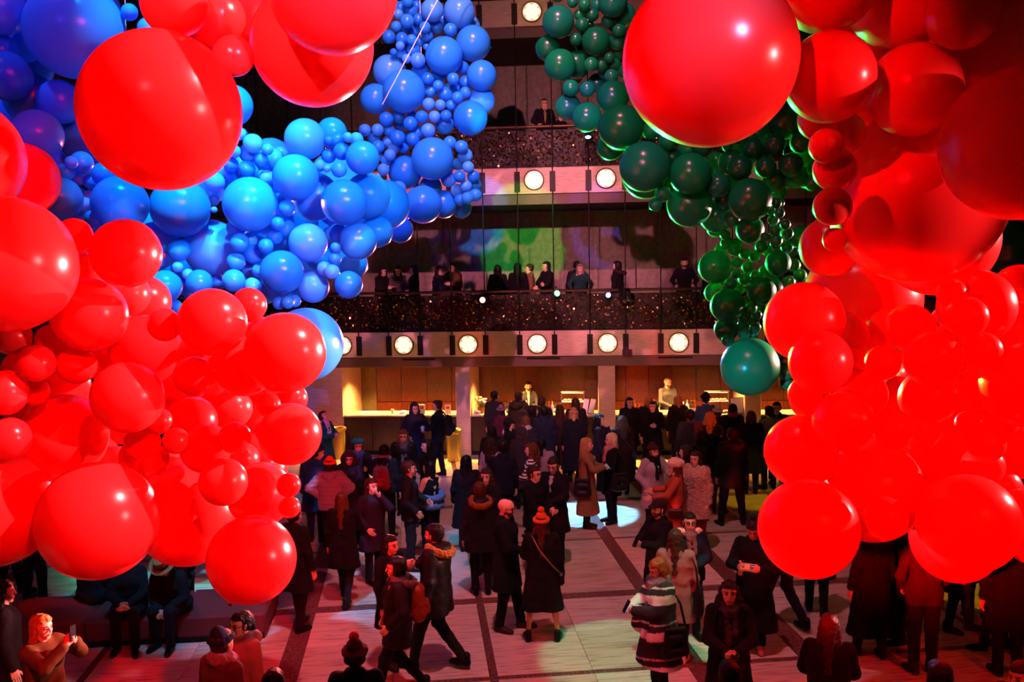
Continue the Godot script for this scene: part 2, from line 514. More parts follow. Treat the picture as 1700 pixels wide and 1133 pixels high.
func balcony(i: int) -> void:
	var y: float = LEVEL[i]
	var names := ["first balcony with bronze parapet above the bar", "second balcony with bronze parapet above the first one", "third balcony with pale stone front above the second one"]
	var o := thing("balcony", names[i], "balcony", WALL)
	var bot := y - 0.91
	# slab with the darker band below the stone front
	mi("slab", box(24, 0.90, 3.35, 0.01), mats["soffit"], o, at(0, y - 0.45, -1.70))
	mi("lower_band", box(24, 0.26, 0.05, 0.006), mats["band"], o, at(0, bot + 0.13, 0.0))
	if i == 0:
		for u in [-3.2, 0.0, 3.3]:
			var v := mi("vent_slot", box(0.85, 0.05, 0.02, 0.003), mats["bronze_dark"], o, at(u, bot + 0.2, 0.022))
	for k in RODS.size() - 1:
		var u0: float = RODS[k]
		var u1: float = RODS[k + 1]
		var um := (u0 + u1) * 0.5
		var wd := u1 - u0
		mi("fascia_panel", box(wd - 0.003, 0.64, 0.08, 0.003), mats["travertine_wall"], o, at(um, y - 0.325, 0.03))
		# bronze parapet: thin frame and a sheet of hammered flakes
		if i < 2 and um > -6.5 and um < 6.0:
			mi("parapet_panel", flake_panel(k % 3, wd - 0.05), mats["flake"], o, at(um, y + 0.47, 0.0))
		mi("parapet_back", box(wd - 0.03, 0.90, 0.02, 0.003), mats["bronze_dark"], o, at(um, y + 0.47, -0.025))
	for u in RODS:
		var top: float = (LEVEL[i + 1] - 0.605) if i < 2 else 16.9
		mi("rod", tube([Vector3(u, y - 0.1, 0.115), Vector3(u, top, 0.115)], 0.016, 6), mats["bronze_dark"], o)
		mi("bracket", box(0.14, 0.50, 0.045, 0.006), mats["bronze_dark"], o, at(u, y - 0.35, 0.09))
		mi("post", box(0.05, 1.0, 0.05, 0.005), mats["bronze_dark"], o, at(u, y + 0.5, 0.015))
	mi("handrail", box(24, 0.07, 0.14, 0.02), mats["bronze"], o, at(0, y + 1.00, 0.0))
	# wall of tall panels behind the walkway
	var h: float = 4.07 - 0.91
	var w := struct("wall_back", "panelled wall behind the walkway of a balcony", WALL)
	mi("core", box(24, h, 0.2, 0.0), mats["ring_panel"], w, at(0, y + h * 0.5, -3.26))
	for k in RODS.size() - 1:
		var u0: float = RODS[k] + 0.12
		var u1: float = RODS[k + 1] + 0.12
		mi("wall_panel", box(u1 - u0 - 0.014, h - 0.02, 0.05, 0.005), mats["ring_panel"] if k % 3 else mats["ring_panel_b"], w, at((u0 + u1) * 0.5, y + h * 0.5 - 0.005, -3.14))
	# dim house light over the walkway

func flake_panel(v: int, wd: float) -> ArrayMesh:
	var key := "flakes%d_%.2f" % [v, wd]
	if cache.has(key):
		return cache[key]
	var r := RandomNumberGenerator.new()
	r.seed = 40 + v
	var st := st_begin()
	for k in 300:
		var c := Vector3(r.randf_range(-wd * 0.5, wd * 0.5), r.randf_range(-0.43, 0.43), r.randf_range(0.0, 0.02))
		var n := Vector3(r.randfn(0, 0.45), r.randfn(0, 0.45), 1.0).normalized()
		var a := n.cross(Vector3.UP).normalized().rotated(n, r.randf() * TAU)
		var b := n.cross(a)
		var s := r.randf_range(0.015, 0.040)
		quad(st, c - a * s, c + b * s * 0.7, c + a * s, c - b * s * 0.7)
		quad(st, c - a * s - n * 0.004, c - b * s * 0.7 - n * 0.004, c + a * s - n * 0.004, c + b * s * 0.7 - n * 0.004)
	cache[key] = st.commit()
	return cache[key]

# piers of the bar: left and right edge along the balcony front
const PIERS := [[-9.6, -5.24], [-2.27, -1.90], [1.38, 1.80], [5.02, 5.42], [8.6, 11.5]]

func bar() -> void:
	var n := 0
	for p in PIERS:
		var w := struct("wall_pier", "stone pier between the bar bays", WALL)
		mi("pier", box(p[1] - p[0], 2.31, 1.95, 0.008), mats["travertine_wall"], w, at((p[0] + p[1]) * 0.5, 1.155, -0.98))
	# back wall of the bays: timber panels with thin dark joints
	var bw := struct("wall_bar", "timber panelled wall behind the bar", WALL)
	mi("core", box(20, 2.31, 0.1, 0.0), mats["wood"], bw, at(0.5, 1.155, -2.10))
	for b in PIERS.size() - 1:
		var u0: float = PIERS[b][1] - 0.3
		var u1: float = PIERS[b + 1][0] + 0.3
		var u := u0
		if b == 0:
			mi("plaster_panel", box(0.72, 2.3, 0.06, 0.004), mats["olive_wall"], bw, at(u0 + 0.36, 1.155, -2.02))
			u = u0 + 0.73
		var cnt := roundi((u1 - u) / 0.66)
		var wd := (u1 - u) / cnt
		for k in cnt:
			mi("timber_panel", box(wd - 0.012, 1.20, 0.05, 0.004), mats["wood"] if (k + b) % 2 else mats["wood_b"], bw, at(u + (k + 0.5) * wd, 1.70, -2.02))
			mi("timber_panel", box(wd - 0.012, 1.06, 0.05, 0.004), mats["wood_b"] if (k + b) % 2 else mats["wood"], bw, at(u + (k + 0.5) * wd, 0.55, -2.02))
	for b in PIERS.size() - 1:
		var u0: float = PIERS[b][1]
		var u1: float = PIERS[b + 1][0]
		var names := ["dark timber bar counter in the bay with the cup stacks", "dark timber bar counter between the two lit stone piers", "dark timber bar counter with the bald bartender behind it", "dark timber bar counter half hidden by red balloons"]
		var o := thing("bar_counter", names[b], "bar counter", WALL * at(u0 + 0.015, 0, 0), "bar counters")
		var w := u1 - u0 - 0.03
		mi("carcass", box(w, 1.0, 0.5, 0.004), mats["dark_wood"], o, at(w * 0.5, 0.5, -0.34))
		mi("plinth", box(w, 0.10, 0.03, 0.003), mats["bronze_dark"], o, at(w * 0.5, 0.05, -0.085))
		var cnt := roundi(w / 0.8)
		for k in cnt:
			mi("front_panel", box(w / cnt - 0.012, 0.86, 0.03, 0.004), mats["dark_wood"], o, at((k + 0.5) * w / cnt, 0.55, -0.075))
		var lab := ["pale stone bar top carrying cups and paper stacks", "pale stone bar top crowded with bottles beside flowers", "pale stone bar top crowded with bottles and a pastry display", "pale stone bar top half hidden by red balloons"]
		var t := mi("bar_worktop", box(w, 0.05, 0.72, 0.006), mats["stone_top"], null, WALL * at((u0 + u1) * 0.5, 1.03, -0.36))
		tag(t, lab[b], "worktop", "bar tops")
		# three recessed downlights in the ceiling of each bay
		for k in (2 if b < 3 else 1):
			var c := Vector3(u0 + w * (0.26 + 0.48 * k), 2.30, -0.55)
			var dl := thing("downlight", "recessed warm downlight in the ceiling above the bar", "ceiling light", WALL * at(c.x, c.y, c.z), "bar downlights")
			mi("rim", lathe([[0.075, 0.0], [0.075, -0.012], [0.055, -0.012], [0.055, 0.0]], 16, "dl_rim"), mats["brass"], dl)
			mi("lamp_lens", lathe([[0.054, -0.006], [0.0, -0.006]], 16, "dl_lens"), glow("warm_glow", Color(1.0, 0.78, 0.45), 8.0), dl)
			var l := SpotLight3D.new()
			l.name = "beam"
			l.light_color = Color(1.0, 0.66, 0.32)
			l.light_energy = 46.0 if b < 1 else 36.0
			l.spot_angle = 62.0
			l.spot_angle_attenuation = 0.8
			l.spot_range = 12.0
			l.spot_attenuation = 2.0
			l.light_size = 0.05
			l.shadow_enabled = true
			l.position = Vector3(0, -0.03, 0)
			l.rotation = Vector3(-PI / 2, 0, 0)
			dl.add_child(l)

func fascia_lamps() -> void:
	var rows := [[-5.17, -3.57, -1.91, -0.15, 1.62, 3.38], [-0.17, 1.61], [-0.16]]
	var ys := [2.89, 6.98, 11.05]
	var lab := ["round crystal lamp set into the stone front of the first balcony", "round crystal lamp set into the stone front of the second balcony", "round crystal lamp set into the stone front of the third balcony"]
	var petal := st_begin()
	# six crystal lobes and a boss, faceted
	for k in 6:
		var a := TAU * k / 6.0
		add_lathe(petal, Transform3D(Basis(Vector3.RIGHT, PI / 2), Vector3(cos(a) * 0.147, sin(a) * 0.147, 0.0)), [[0.070, 0.0], [0.066, 0.03], [0.040, 0.05], [0.0, 0.056]], 9)
	add_lathe(petal, Transform3D(Basis(Vector3.RIGHT, PI / 2), Vector3()), [[0.062, 0.0], [0.058, 0.04], [0.03, 0.06], [0.0, 0.065]], 9)
	var pm := petal.commit()
	for r in 3:
		for u in rows[r]:
			var o := thing("wall_lamp", lab[r], "wall lamp", WALL * at(u, ys[r], 0.075), "round lamps on the balcony fronts")
			mi("rim", lathe([[0.232, 0.0], [0.25, 0.0], [0.255, 0.02], [0.245, 0.035], [0.228, 0.02]], 32, "lamp_rim"), mats["bronze"], o, Transform3D(Basis(Vector3.RIGHT, PI / 2), Vector3()))
			mi("lamp_back", lathe([[0.23, 0.008], [0.0, 0.008]], 32, "lamp_back"), glow("lamp_back_glow", Color(1.0, 0.70, 0.40), 0.35), o, Transform3D(Basis(Vector3.RIGHT, PI / 2), Vector3()))
			mi("lamp_crystals", pm, mats["lamp_glow"], o, at(0, 0, 0.01))
			var l := OmniLight3D.new()
			l.name = "light"
			l.light_color = Color(1.0, 0.75, 0.45)
			l.light_energy = 0.10
			l.omni_range = 30.0
			l.omni_attenuation = 2.0
			l.light_size = 0.2
			l.shadow_enabled = true
			l.position = Vector3(0, 0, 0.32)
			o.add_child(l)

# ==================================================================== balloons
func balloon_mesh(seg: int, rings: int) -> ArrayMesh:
	var p := []
	for k in rings + 1:
		var t := PI * k / rings          # 0 at the bottom (neck), PI at the crown
		var r := sin(t)
		var y := -cos(t)
		if t < 0.5:                      # the skin runs out into the neck
			var s := 1.0 - t / 0.5
			y -= 0.05 * s * s
			r = maxf(r, 0.032)
		p.append([maxf(r, 0.0), y])
	p.push_front([0.0, p[0][1]])
	return lathe(p, seg)

func balloons() -> void:
	var big := balloon_mesh(56, 36)
	var small := balloon_mesh(28, 18)
	var knot := lathe([[0.0, -0.06], [0.055, -0.055], [0.062, -0.04], [0.03, -0.02], [0.028, 0.0], [0.045, 0.012], [0.0, 0.02]], 12)
	var skins := {
		"red": [Color(0.90, 0.15, 0.16), Color(0.87, 0.13, 0.15), Color(0.91, 0.17, 0.17)],
		"blue": [Color(0.14, 0.58, 0.92), Color(0.10, 0.50, 0.88), Color(0.24, 0.64, 0.94)],
		"green": [Color(0.03, 0.42, 0.24), Color(0.02, 0.34, 0.20), Color(0.04, 0.38, 0.27)],
	}
	# balloons one can single out: short name, full label; the others are named by the nearest of these
	var known := {
		"red_a0": ["the giant before the blue garland", "giant red balloon hanging in front of the bright blue balloons"],
		"red_a1": ["the twin giants by the blue column", "giant red balloon overlapping another giant red one beside the blue column"],
		"red_a2": ["the pink-flanked giant", "giant red balloon with a pale pink lit flank beside the blue column"],
		"red_a3": ["the giant capping the bench bunch", "giant red balloon capping the bunch over the bench"],
		"red_a4": ["the giant cut off beside the violet balloons", "giant red balloon cut off by the frame beside violet-blue balloons"],
		"red_b0": ["the largest balloon over the bench", "largest red balloon at the bottom of the bunch over the seated people"],
		"red_b1": ["the lowest balloon by the bench end", "lowest red balloon of its bunch, hanging by the bench end"],
		"red_b2": ["the large balloon over the fedora", "large red balloon between the largest and the lowest one over the bench"],
		"red_b4": ["the half-pink ball above the lowest one", "red balloon with a pink upper flank just above the lowest one"],
		"red_b6": ["the half-pink balloon amid the bench bunch", "red balloon with a broad pink flank in the middle of the bench bunch"],
		"red_b7": ["the balloon nearest the orange beanie", "red balloon jutting out of the bench bunch towards the orange beanie"],
		"red_b9": ["the big balloon before the lone blue one", "big red balloon in front of the large lone blue balloon"],
		"red_b11": ["the balloon under the periwinkle one", "red balloon under the pale periwinkle blue one"],
		"red_b12": ["the balloon under the bright blues", "red balloon at the top of the bench bunch under bright blue ones"],
		"red_q0": ["the rose-red giant", "giant rose-red balloon touching the green garland"],
		"red_q1": ["the huge outer balloon", "huge red balloon at the outer edge of the upper bunch"],
		"red_q2": ["the ball nestled against the rose-red giant", "red balloon nestled against the rose-red giant"],
		"red_q5": ["the giant crowning the lower bunch", "giant red balloon crowning the lower red bunch"],
		"red_r0": ["the large balloon over the yellow pool", "large red balloon hanging lowest over the yellow pool of light"],
		"red_r1": ["the large balloon over the walking legs", "large red balloon hanging lowest over a walking pair of legs"],
		"red_r3": ["the big balloon under the crowning giant", "big red balloon with a pink flank under the crowning giant"],
		"red_r6": ["the white-rimmed balloon", "red balloon with a white rim next to the large teal one"],
		"red_r11": ["the pink-lit balloon at the outer edge", "pink-lit red balloon at the outer edge of the lower bunch"],
		"red_r15": ["the broad balloon low in the middle", "broad red balloon low in the middle of the lower bunch"],
		"blue_a0": ["the violet giant", "giant violet-blue balloon behind the red giant"],
		"blue_a3": ["the violet ball with a red glint", "large violet balloon with a small red glint"],
		"blue_a9": ["the blue ball tucked behind the red giant", "blue balloon tucked halfway behind the red giant"],
		"blue_a10": ["the periwinkle balloon", "pale periwinkle balloon just under the red giant"],
		"blue_b0": ["the cyan-topped balloon under the red giant", "cyan-topped blue balloon peeking out below the red giant"],
		"blue_b1": ["the big cyan-topped balloon", "big cyan-topped balloon bulging out of the blue garland's middle"],
		"blue_b2": ["the cyan ball with a violet underside", "cyan-topped balloon with a violet underside in the blue garland"],
		"blue_b3": ["the lowest light blue balloon", "light blue balloon hanging low above the red bunch"],
		"blue_b5": ["the sky blue ball standing proud", "sky blue balloon standing proud of the garland's upper edge"],
		"blue_b9": ["the broad balloon where the column starts", "broad blue balloon where the garland meets its far column"],
		"blue_b10": ["the blue ball with a square patch of light", "blue balloon with a square patch of light above the balcony people"],
		"blue_b25": ["the large lone blue balloon", "large lone blue balloon half hidden behind red ones near the stone pier"],
		"blue_c0": ["the bright ball on the slanting line", "bright blue balloon at the end of the slanting white line"],
		"blue_c1": ["the two-toned blue ball", "large two-toned blue balloon in the far column"],
		"blue_c4": ["the ball over the balcony rail", "blue balloon hanging just over the second balcony rail"],
		"green_a0": ["the ball beside the top lamp", "deep green balloon beside the lamp of the third balcony"],
		"green_a2": ["the ball above the white stage light", "deep green balloon just above the white stage light"],
		"green_a4": ["the ball by the rose-red giant's flank", "deep green balloon by the flank of the rose-red giant"],
		"green_b0": ["the big ball with a bright rim", "big deep green balloon with a bright rim beside the balcony lamp"],
		"green_b1": ["the grey-green balloon", "grey-green balloon with bright rim beside the rose-red giant"],
		"green_b3": ["the vivid green balloon", "vivid green balloon at the lowest point of the garland's sag"],
		"green_b4": ["the red-tinted ball", "red-tinted balloon with bright rim in the green garland"],
		"green_c0": ["the ball beside the suited person", "deep green balloon beside the suited person at the rail"],
		"green_c1": ["the ball in front of the parapet", "deep green balloon in front of the first balcony's parapet"],
		"green_c2": ["the half-lit ball of the column", "green balloon with one lit flank in the garland's lower column"],
		"green_d0": ["the large teal balloon", "large teal balloon hanging lowest of the green garland before the bar"],
		"green_e0": ["the ball behind the crowning red giant", "deep green balloon behind the crowning red giant"],
	}
	var all := PackedVector3Array()
	var radii := PackedFloat32Array()
	for key in BALLOONS:
		var a: Array = BALLOONS[key]
		for i in a.size() / 4:
			all.append(Vector3(a[i * 4], a[i * 4 + 1], a[i * 4 + 2]))
			radii.append(a[i * 4 + 3])
	for key in BALLOONS:
		var a: Array = BALLOONS[key]
		var hue: String = key.split("_")[0]
		var mid := Vector3()
		var n := a.size() / 4
		for i in n:
			mid += Vector3(a[i * 4], a[i * 4 + 1], a[i * 4 + 2]) / n
		for i in n:
			var p := Vector3(a[i * 4], a[i * 4 + 1], a[i * 4 + 2])
			var r: float = a[i * 4 + 3]
			var shade := rng.randi() % 3
			var m := mat("balloon_%s_%d" % [hue, shade], skins[hue][shade], 0.24, 0.0, 0.36)
			if not m.backlight_enabled:
				m.backlight_enabled = true
				m.backlight = skins[hue][shade] * 0.75
			# the neck points into the bunch
			var away := (p - Vector3(0, 5, 0)).normalized()
			var d := away
			var room_left := -1.0
			for t in 14:
				var e := (away * 0.8 + (mid - p).normalized() * 0.5 + Vector3(rng.randfn(0, 0.6), rng.randfn(0, 0.6), rng.randfn(0, 0.3))).normalized()
				if e.dot(away) < 0.05:
					continue
				var tip := p + e * r * 1.1
				var free := 1e9
				for k in all.size():
					if not all[k].is_equal_approx(p):
						free = minf(free, all[k].distance_to(tip) - radii[k])
				if free > room_left:
					room_left = free
					d = e
			var q := Basis(Quaternion(Vector3.DOWN, d))
			var size := "giant" if r > 0.5 else "large" if r > 0.33 else "medium" if r > 0.2 else "small"
			var stretch := 1.0 - rng.randf_range(0.0, 0.035)
			var o := mi(hue + "_balloon", big if r > 0.24 else small, m, null, Transform3D(q * Basis.from_scale(Vector3(r, r * stretch, r)), p))
			if known.has(key + str(i)):
				tag(o, known[key + str(i)][1], "balloon")
			else:
				var best := ""
				var near := 1e9
				var off := Vector3()
				for kn in known:
					if not kn.begins_with(hue):
						continue
					var kk: String = kn.left(hue.length() + 2)
					var ki := int(kn.substr(hue.length() + 2))
					var b: Array = BALLOONS[kk]
					var q2 := Vector3(b[ki * 4], b[ki * 4 + 1], b[ki * 4 + 2])
					var dd: float = p.distance_to(q2) - b[ki * 4 + 3]
					if dd < near:
						near = dd
						best = known[kn][0]
						off = p - q2
				var rel := "beside"
				if absf(off.y) > 0.75 * Vector2(off.x, off.z).length():
					rel = "above" if off.y > 0.0 else "below"
				elif off.z < -0.6 * absf(off.x) and off.z < -0.15:
					rel = "behind"
				tag(o, "%s %s balloon %s %s" % [size, hue, rel, best], "balloon", "%s %s balloons %s %s" % [size, hue, rel, best])
			if r > 0.24:
				mi("knot", knot, m, o, at(0, -1.045, 0))
	# lines that carry the bunches
	for c in [[Vector3(-2.6, 8.2, -8.6), "red"], [Vector3(-4.6, 7.6, -11.2), "blue"], [Vector3(-1.5, 9.6, -16.2), "blue"], [Vector3(4.3, 8.4, -8.2), "red"], [Vector3(1.3, 9.7, -14.8), "green"], [Vector3(4.2, 7.4, -14.0), "green"], [Vector3(2.0, 9.0, -7.6), "red"]]:
		var top := Vector3(c[0].x + 0.25, 17.0, c[0].z)
		var o := mi("hanging_cord", tube([c[0] - Vector3(0, 1.2, 0), c[0], top], 0.006, 5), mats["white"])
		tag(o, "thin pale cord carrying the %s balloon bunch" % c[1], "cord", "cords of the balloon bunches")
	var p0 := Vector3(-1.02, 9.35, -15.0)
	var o2 := mi("hanging_cord", tube([p0 + Vector3(-1.05, -1.75, -0.2), p0, p0 + Vector3(4.4, 7.6, 0)], 0.008, 5), mats["white"])
	tag(o2, "taut white line slanting across the blue column", "cord")

# ==================================================================== smooth bodies: joined tapered capsules meshed as surface nets
func nets(b: PackedFloat32Array, cell: float, k: float, opt: Dictionary) -> Array:
	# b: eight numbers a capsule (two ends, two radii); gives [vertices, normals, colours, indices]
	var n := b.size() / 8
	var lo := Vector3(1e9, 1e9, 1e9)
	var hi := -lo
	for i in n:
		var r := maxf(b[i * 8 + 6], b[i * 8 + 7])
		for e in 2:
			var p := Vector3(b[i * 8 + e * 3], b[i * 8 + e * 3 + 1], b[i * 8 + e * 3 + 2])
			lo = lo.min(p - Vector3(r, r, r))
			hi = hi.max(p + Vector3(r, r, r))
	var pad := cell * 2.0 + float(opt.get("amp", 0.0)) + k * 0.3
	lo -= Vector3(pad, pad, pad)
	hi += Vector3(pad, pad, pad)
	if opt.has("hem"):
		lo.y = maxf(lo.y, float(opt.hem) - cell * 1.5)
	var nx := int((hi.x - lo.x) / cell) + 2
	var ny := int((hi.y - lo.y) / cell) + 2
	var nz := int((hi.z - lo.z) / cell) + 2
	var g := PackedFloat32Array()
	g.resize(nx * ny * nz)
	g.fill(1.0)
	var reach := k + cell * 1.8
	for i in n:
		var ax := b[i * 8]
		var ay := b[i * 8 + 1]
		var az := b[i * 8 + 2]
		var bx := b[i * 8 + 3] - ax
		var by := b[i * 8 + 4] - ay
		var bz := b[i * 8 + 5] - az
		var ra := b[i * 8 + 6]
		var dr := b[i * 8 + 7] - ra
		var inv := 1.0 / maxf(bx * bx + by * by + bz * bz, 1e-8)
		var rm := maxf(ra, ra + dr) + reach
		var x0 := maxi(0, int((minf(ax, ax + bx) - rm - lo.x) / cell))
		var x1 := mini(nx - 1, int((maxf(ax, ax + bx) + rm - lo.x) / cell) + 1)
		var y0 := maxi(0, int((minf(ay, ay + by) - rm - lo.y) / cell))
		var y1 := mini(ny - 1, int((maxf(ay, ay + by) + rm - lo.y) / cell) + 1)
		var z0 := maxi(0, int((minf(az, az + bz) - rm - lo.z) / cell))
		var z1 := mini(nz - 1, int((maxf(az, az + bz) + rm - lo.z) / cell) + 1)
		for iz in range(z0, z1 + 1):
			var pz := lo.z + iz * cell - az
			for iy in range(y0, y1 + 1):
				var py := lo.y + iy * cell - ay
				var c0 := py * by + pz * bz
				var at0 := (iz * ny + iy) * nx
				for ix in range(x0, x1 + 1):
					var px := lo.x + ix * cell - ax
					var t := clampf((px * bx + c0) * inv, 0.0, 1.0)
					var dx := px - t * bx
					var dy := py - t * by
					var dz := pz - t * bz
					var d := sqrt(dx * dx + dy * dy + dz * dz) - ra - t * dr
					var old := g[at0 + ix]
					if d < old + k:
						var df := absf(old - d)
						if df < k:
							var h := k - df
							g[at0 + ix] = minf(old, d) - h * h * 0.25 / k
						elif d < old:
							g[at0 + ix] = d
	if opt.has("amp"):
		var noise := FastNoiseLite.new()
		noise.seed = int(opt.get("seed", 3))
		noise.frequency = float(opt.get("freq", 9.0))
		noise.fractal_octaves = 2
		var amp := float(opt.amp)
		for iz in nz:
			for iy in ny:
				var at0 := (iz * ny + iy) * nx
				for ix in nx:
					var v := g[at0 + ix]
					if v < 0.05 and v > -0.05:
						g[at0 + ix] = v + amp * noise.get_noise_3d(lo.x + ix * cell, lo.y + iy * cell, lo.z + iz * cell)
	if opt.has("ripple"):
		var rp := float(opt.ripple)
		for iy in ny:
			var s := 0.007 * absf(sin((lo.y + iy * cell) * PI / rp))
			for iz in nz:
				var at0 := (iz * ny + iy) * nx
				for ix in nx:
					g[at0 + ix] = g[at0 + ix] + 0.006 - s * 1.6
	if opt.has("hem"):
		var hem := float(opt.hem)
		for iy in ny:
			var c := hem - (lo.y + iy * cell)
			if c < -cell * 2.0:
				continue
			for iz in nz:
				var at0 := (iz * ny + iy) * nx
				for ix in nx:
					g[at0 + ix] = maxf(g[at0 + ix], c)
	if opt.has("face"):
		# leave the face free: nothing in front of fz below fy
		var fz := float(opt.face[0])
		var fy := float(opt.face[1])
		for iz in nz:
			var cz := lo.z + iz * cell - fz
			if cz < -0.03:
				continue
			for iy in ny:
				var c := minf(cz, fy - (lo.y + iy * cell))
				var at0 := (iz * ny + iy) * nx
				for ix in nx:
					g[at0 + ix] = maxf(g[at0 + ix], c)
	var verts := PackedVector3Array()
	var norms := PackedVector3Array()
	var cols := PackedColorArray()
	var inds := PackedInt32Array()
	var vid := PackedInt32Array()
	vid.resize(nx * ny * nz)
	vid.fill(-1)
	var sy := nx
	var sz := nx * ny
	var paint: String = opt.get("paint", "")
	var lim := cell * (4.5 if float(opt.get("amp", 0.0)) > 0.014 or opt.has("ripple") else 2.2)
	for iz in nz - 1:
		for iy in ny - 1:
			var o := (iz * ny + iy) * nx
			for ix in nx - 1:
				var c := o + ix
				var v0 := g[c]
				if v0 > lim or v0 < -lim:
					continue
				var v1 := g[c + 1]
				var v2 := g[c + sy]
				var v3 := g[c + sy + 1]
				var v4 := g[c + sz]
				var v5 := g[c + sz + 1]
				var v6 := g[c + sz + sy]
				var v7 := g[c + sz + sy + 1]
				var m := int(v0 < 0) + int(v1 < 0) + int(v2 < 0) + int(v3 < 0) + int(v4 < 0) + int(v5 < 0) + int(v6 < 0) + int(v7 < 0)
				if m == 0 or m == 8:
					continue
				var px := 0.0
				var py := 0.0
				var pz := 0.0
				var cnt := 0
				if (v0 < 0) != (v1 < 0): px += v0 / (v0 - v1); cnt += 1
				if (v2 < 0) != (v3 < 0): px += v2 / (v2 - v3); py += 1.0; cnt += 1
				if (v4 < 0) != (v5 < 0): px += v4 / (v4 - v5); pz += 1.0; cnt += 1
				if (v6 < 0) != (v7 < 0): px += v6 / (v6 - v7); py += 1.0; pz += 1.0; cnt += 1
				if (v0 < 0) != (v2 < 0): py += v0 / (v0 - v2); cnt += 1
				if (v1 < 0) != (v3 < 0): py += v1 / (v1 - v3); px += 1.0; cnt += 1
				if (v4 < 0) != (v6 < 0): py += v4 / (v4 - v6); pz += 1.0; cnt += 1
				if (v5 < 0) != (v7 < 0): py += v5 / (v5 - v7); px += 1.0; pz += 1.0; cnt += 1
				if (v0 < 0) != (v4 < 0): pz += v0 / (v0 - v4); cnt += 1
				if (v1 < 0) != (v5 < 0): pz += v1 / (v1 - v5); px += 1.0; cnt += 1
				if (v2 < 0) != (v6 < 0): pz += v2 / (v2 - v6); py += 1.0; cnt += 1
				if (v3 < 0) != (v7 < 0): pz += v3 / (v3 - v7); px += 1.0; py += 1.0; cnt += 1
				vid[c] = verts.size()
				var p := lo + Vector3(ix + px / cnt, iy + py / cnt, iz + pz / cnt) * cell
				verts.append(p)
				norms.append(Vector3(v1 + v3 + v5 + v7 - v0 - v2 - v4 - v6, v2 + v3 + v6 + v7 - v0 - v1 - v4 - v5, v4 + v5 + v6 + v7 - v0 - v1 - v2 - v3).normalized())
				cols.append(paint_at(paint, p))
				if ix == 0 or iy == 0 or iz == 0:
					continue
				var inside := v0 < 0
				if inside != (v1 < 0):
					_face(inds, vid[c], vid[c - sy], vid[c - sy - sz], vid[c - sz], inside)
				if inside != (v2 < 0):
					_face(inds, vid[c], vid[c - sz], vid[c - sz - 1], vid[c - 1], inside)
				if inside != (v4 < 0):
					_face(inds, vid[c], vid[c - 1], vid[c - 1 - sy], vid[c - sy], inside)
	return [verts, norms, cols, inds]

func _face(inds: PackedInt32Array, a: int, b: int, c: int, d: int, inside: bool) -> void:
	if a < 0 or b < 0 or c < 0 or d < 0:
		return
	if inside:
		inds.append_array(PackedInt32Array([a, c, b, a, d, c]))
	else:
		inds.append_array(PackedInt32Array([a, b, c, a, c, d]))

func paint_at(kind: String, p: Vector3) -> Color:
	if kind == "":
		return Color.WHITE
	if kind == "face" or kind == "beard":
		var ax := absf(p.x)
		if p.z > 0.055:
			if absf(ax - 0.032) < 0.015 and absf(p.y - 0.006) < 0.0075:
				return Color(0.08, 0.06, 0.06)
			if absf(ax - 0.033) < 0.021 and absf(p.y - 0.030) < 0.0055:
				return Color(0.16, 0.11, 0.09)
			if ax < 0.025 and absf(p.y + 0.056) < 0.008:
				return Color(0.75, 0.34, 0.34)
		if kind == "beard" and p.y < -0.032 and p.z > -0.005 and p.y > -0.125:
			return Color(0.14, 0.10, 0.08)
		return Color.WHITE
	if kind == "stripes":
		return Color(0.9, 0.88, 0.86) if fposmod(p.y, 0.062) < 0.026 else Color(0.03, 0.03, 0.035)
	if kind == "blanket":
		var v := fposmod(p.y - p.x * 0.25, 0.40)
		return Color(0.66, 0.55, 0.52) if v < 0.10 else (Color(0.60, 0.5, 0.47) if v > 0.17 and v < 0.19 else Color(0.03, 0.025, 0.03))
	if kind == "spots":
		return Color(0.60, 0.56, 0.50) if sin(p.x * 110.0) * sin(p.y * 90.0) > 0.45 else Color(0.03, 0.03, 0.03)
	return Color.WHITE

func to_mesh(r: Array) -> ArrayMesh:
	var a := []
	a.resize(Mesh.ARRAY_MAX)
	a[Mesh.ARRAY_VERTEX] = r[0]
	a[Mesh.ARRAY_NORMAL] = r[1]
	a[Mesh.ARRAY_COLOR] = r[2]
	a[Mesh.ARRAY_INDEX] = r[3]
	var m := ArrayMesh.new()
	if r[0].size() > 0:
		m.add_surface_from_arrays(Mesh.PRIMITIVE_TRIANGLES, a)
	return m

func cap(b: PackedFloat32Array, p: Vector3, q: Vector3, ra: float, rb: float) -> void:
	b.append_array(PackedFloat32Array([p.x, p.y, p.z, q.x, q.y, q.z, ra, rb]))

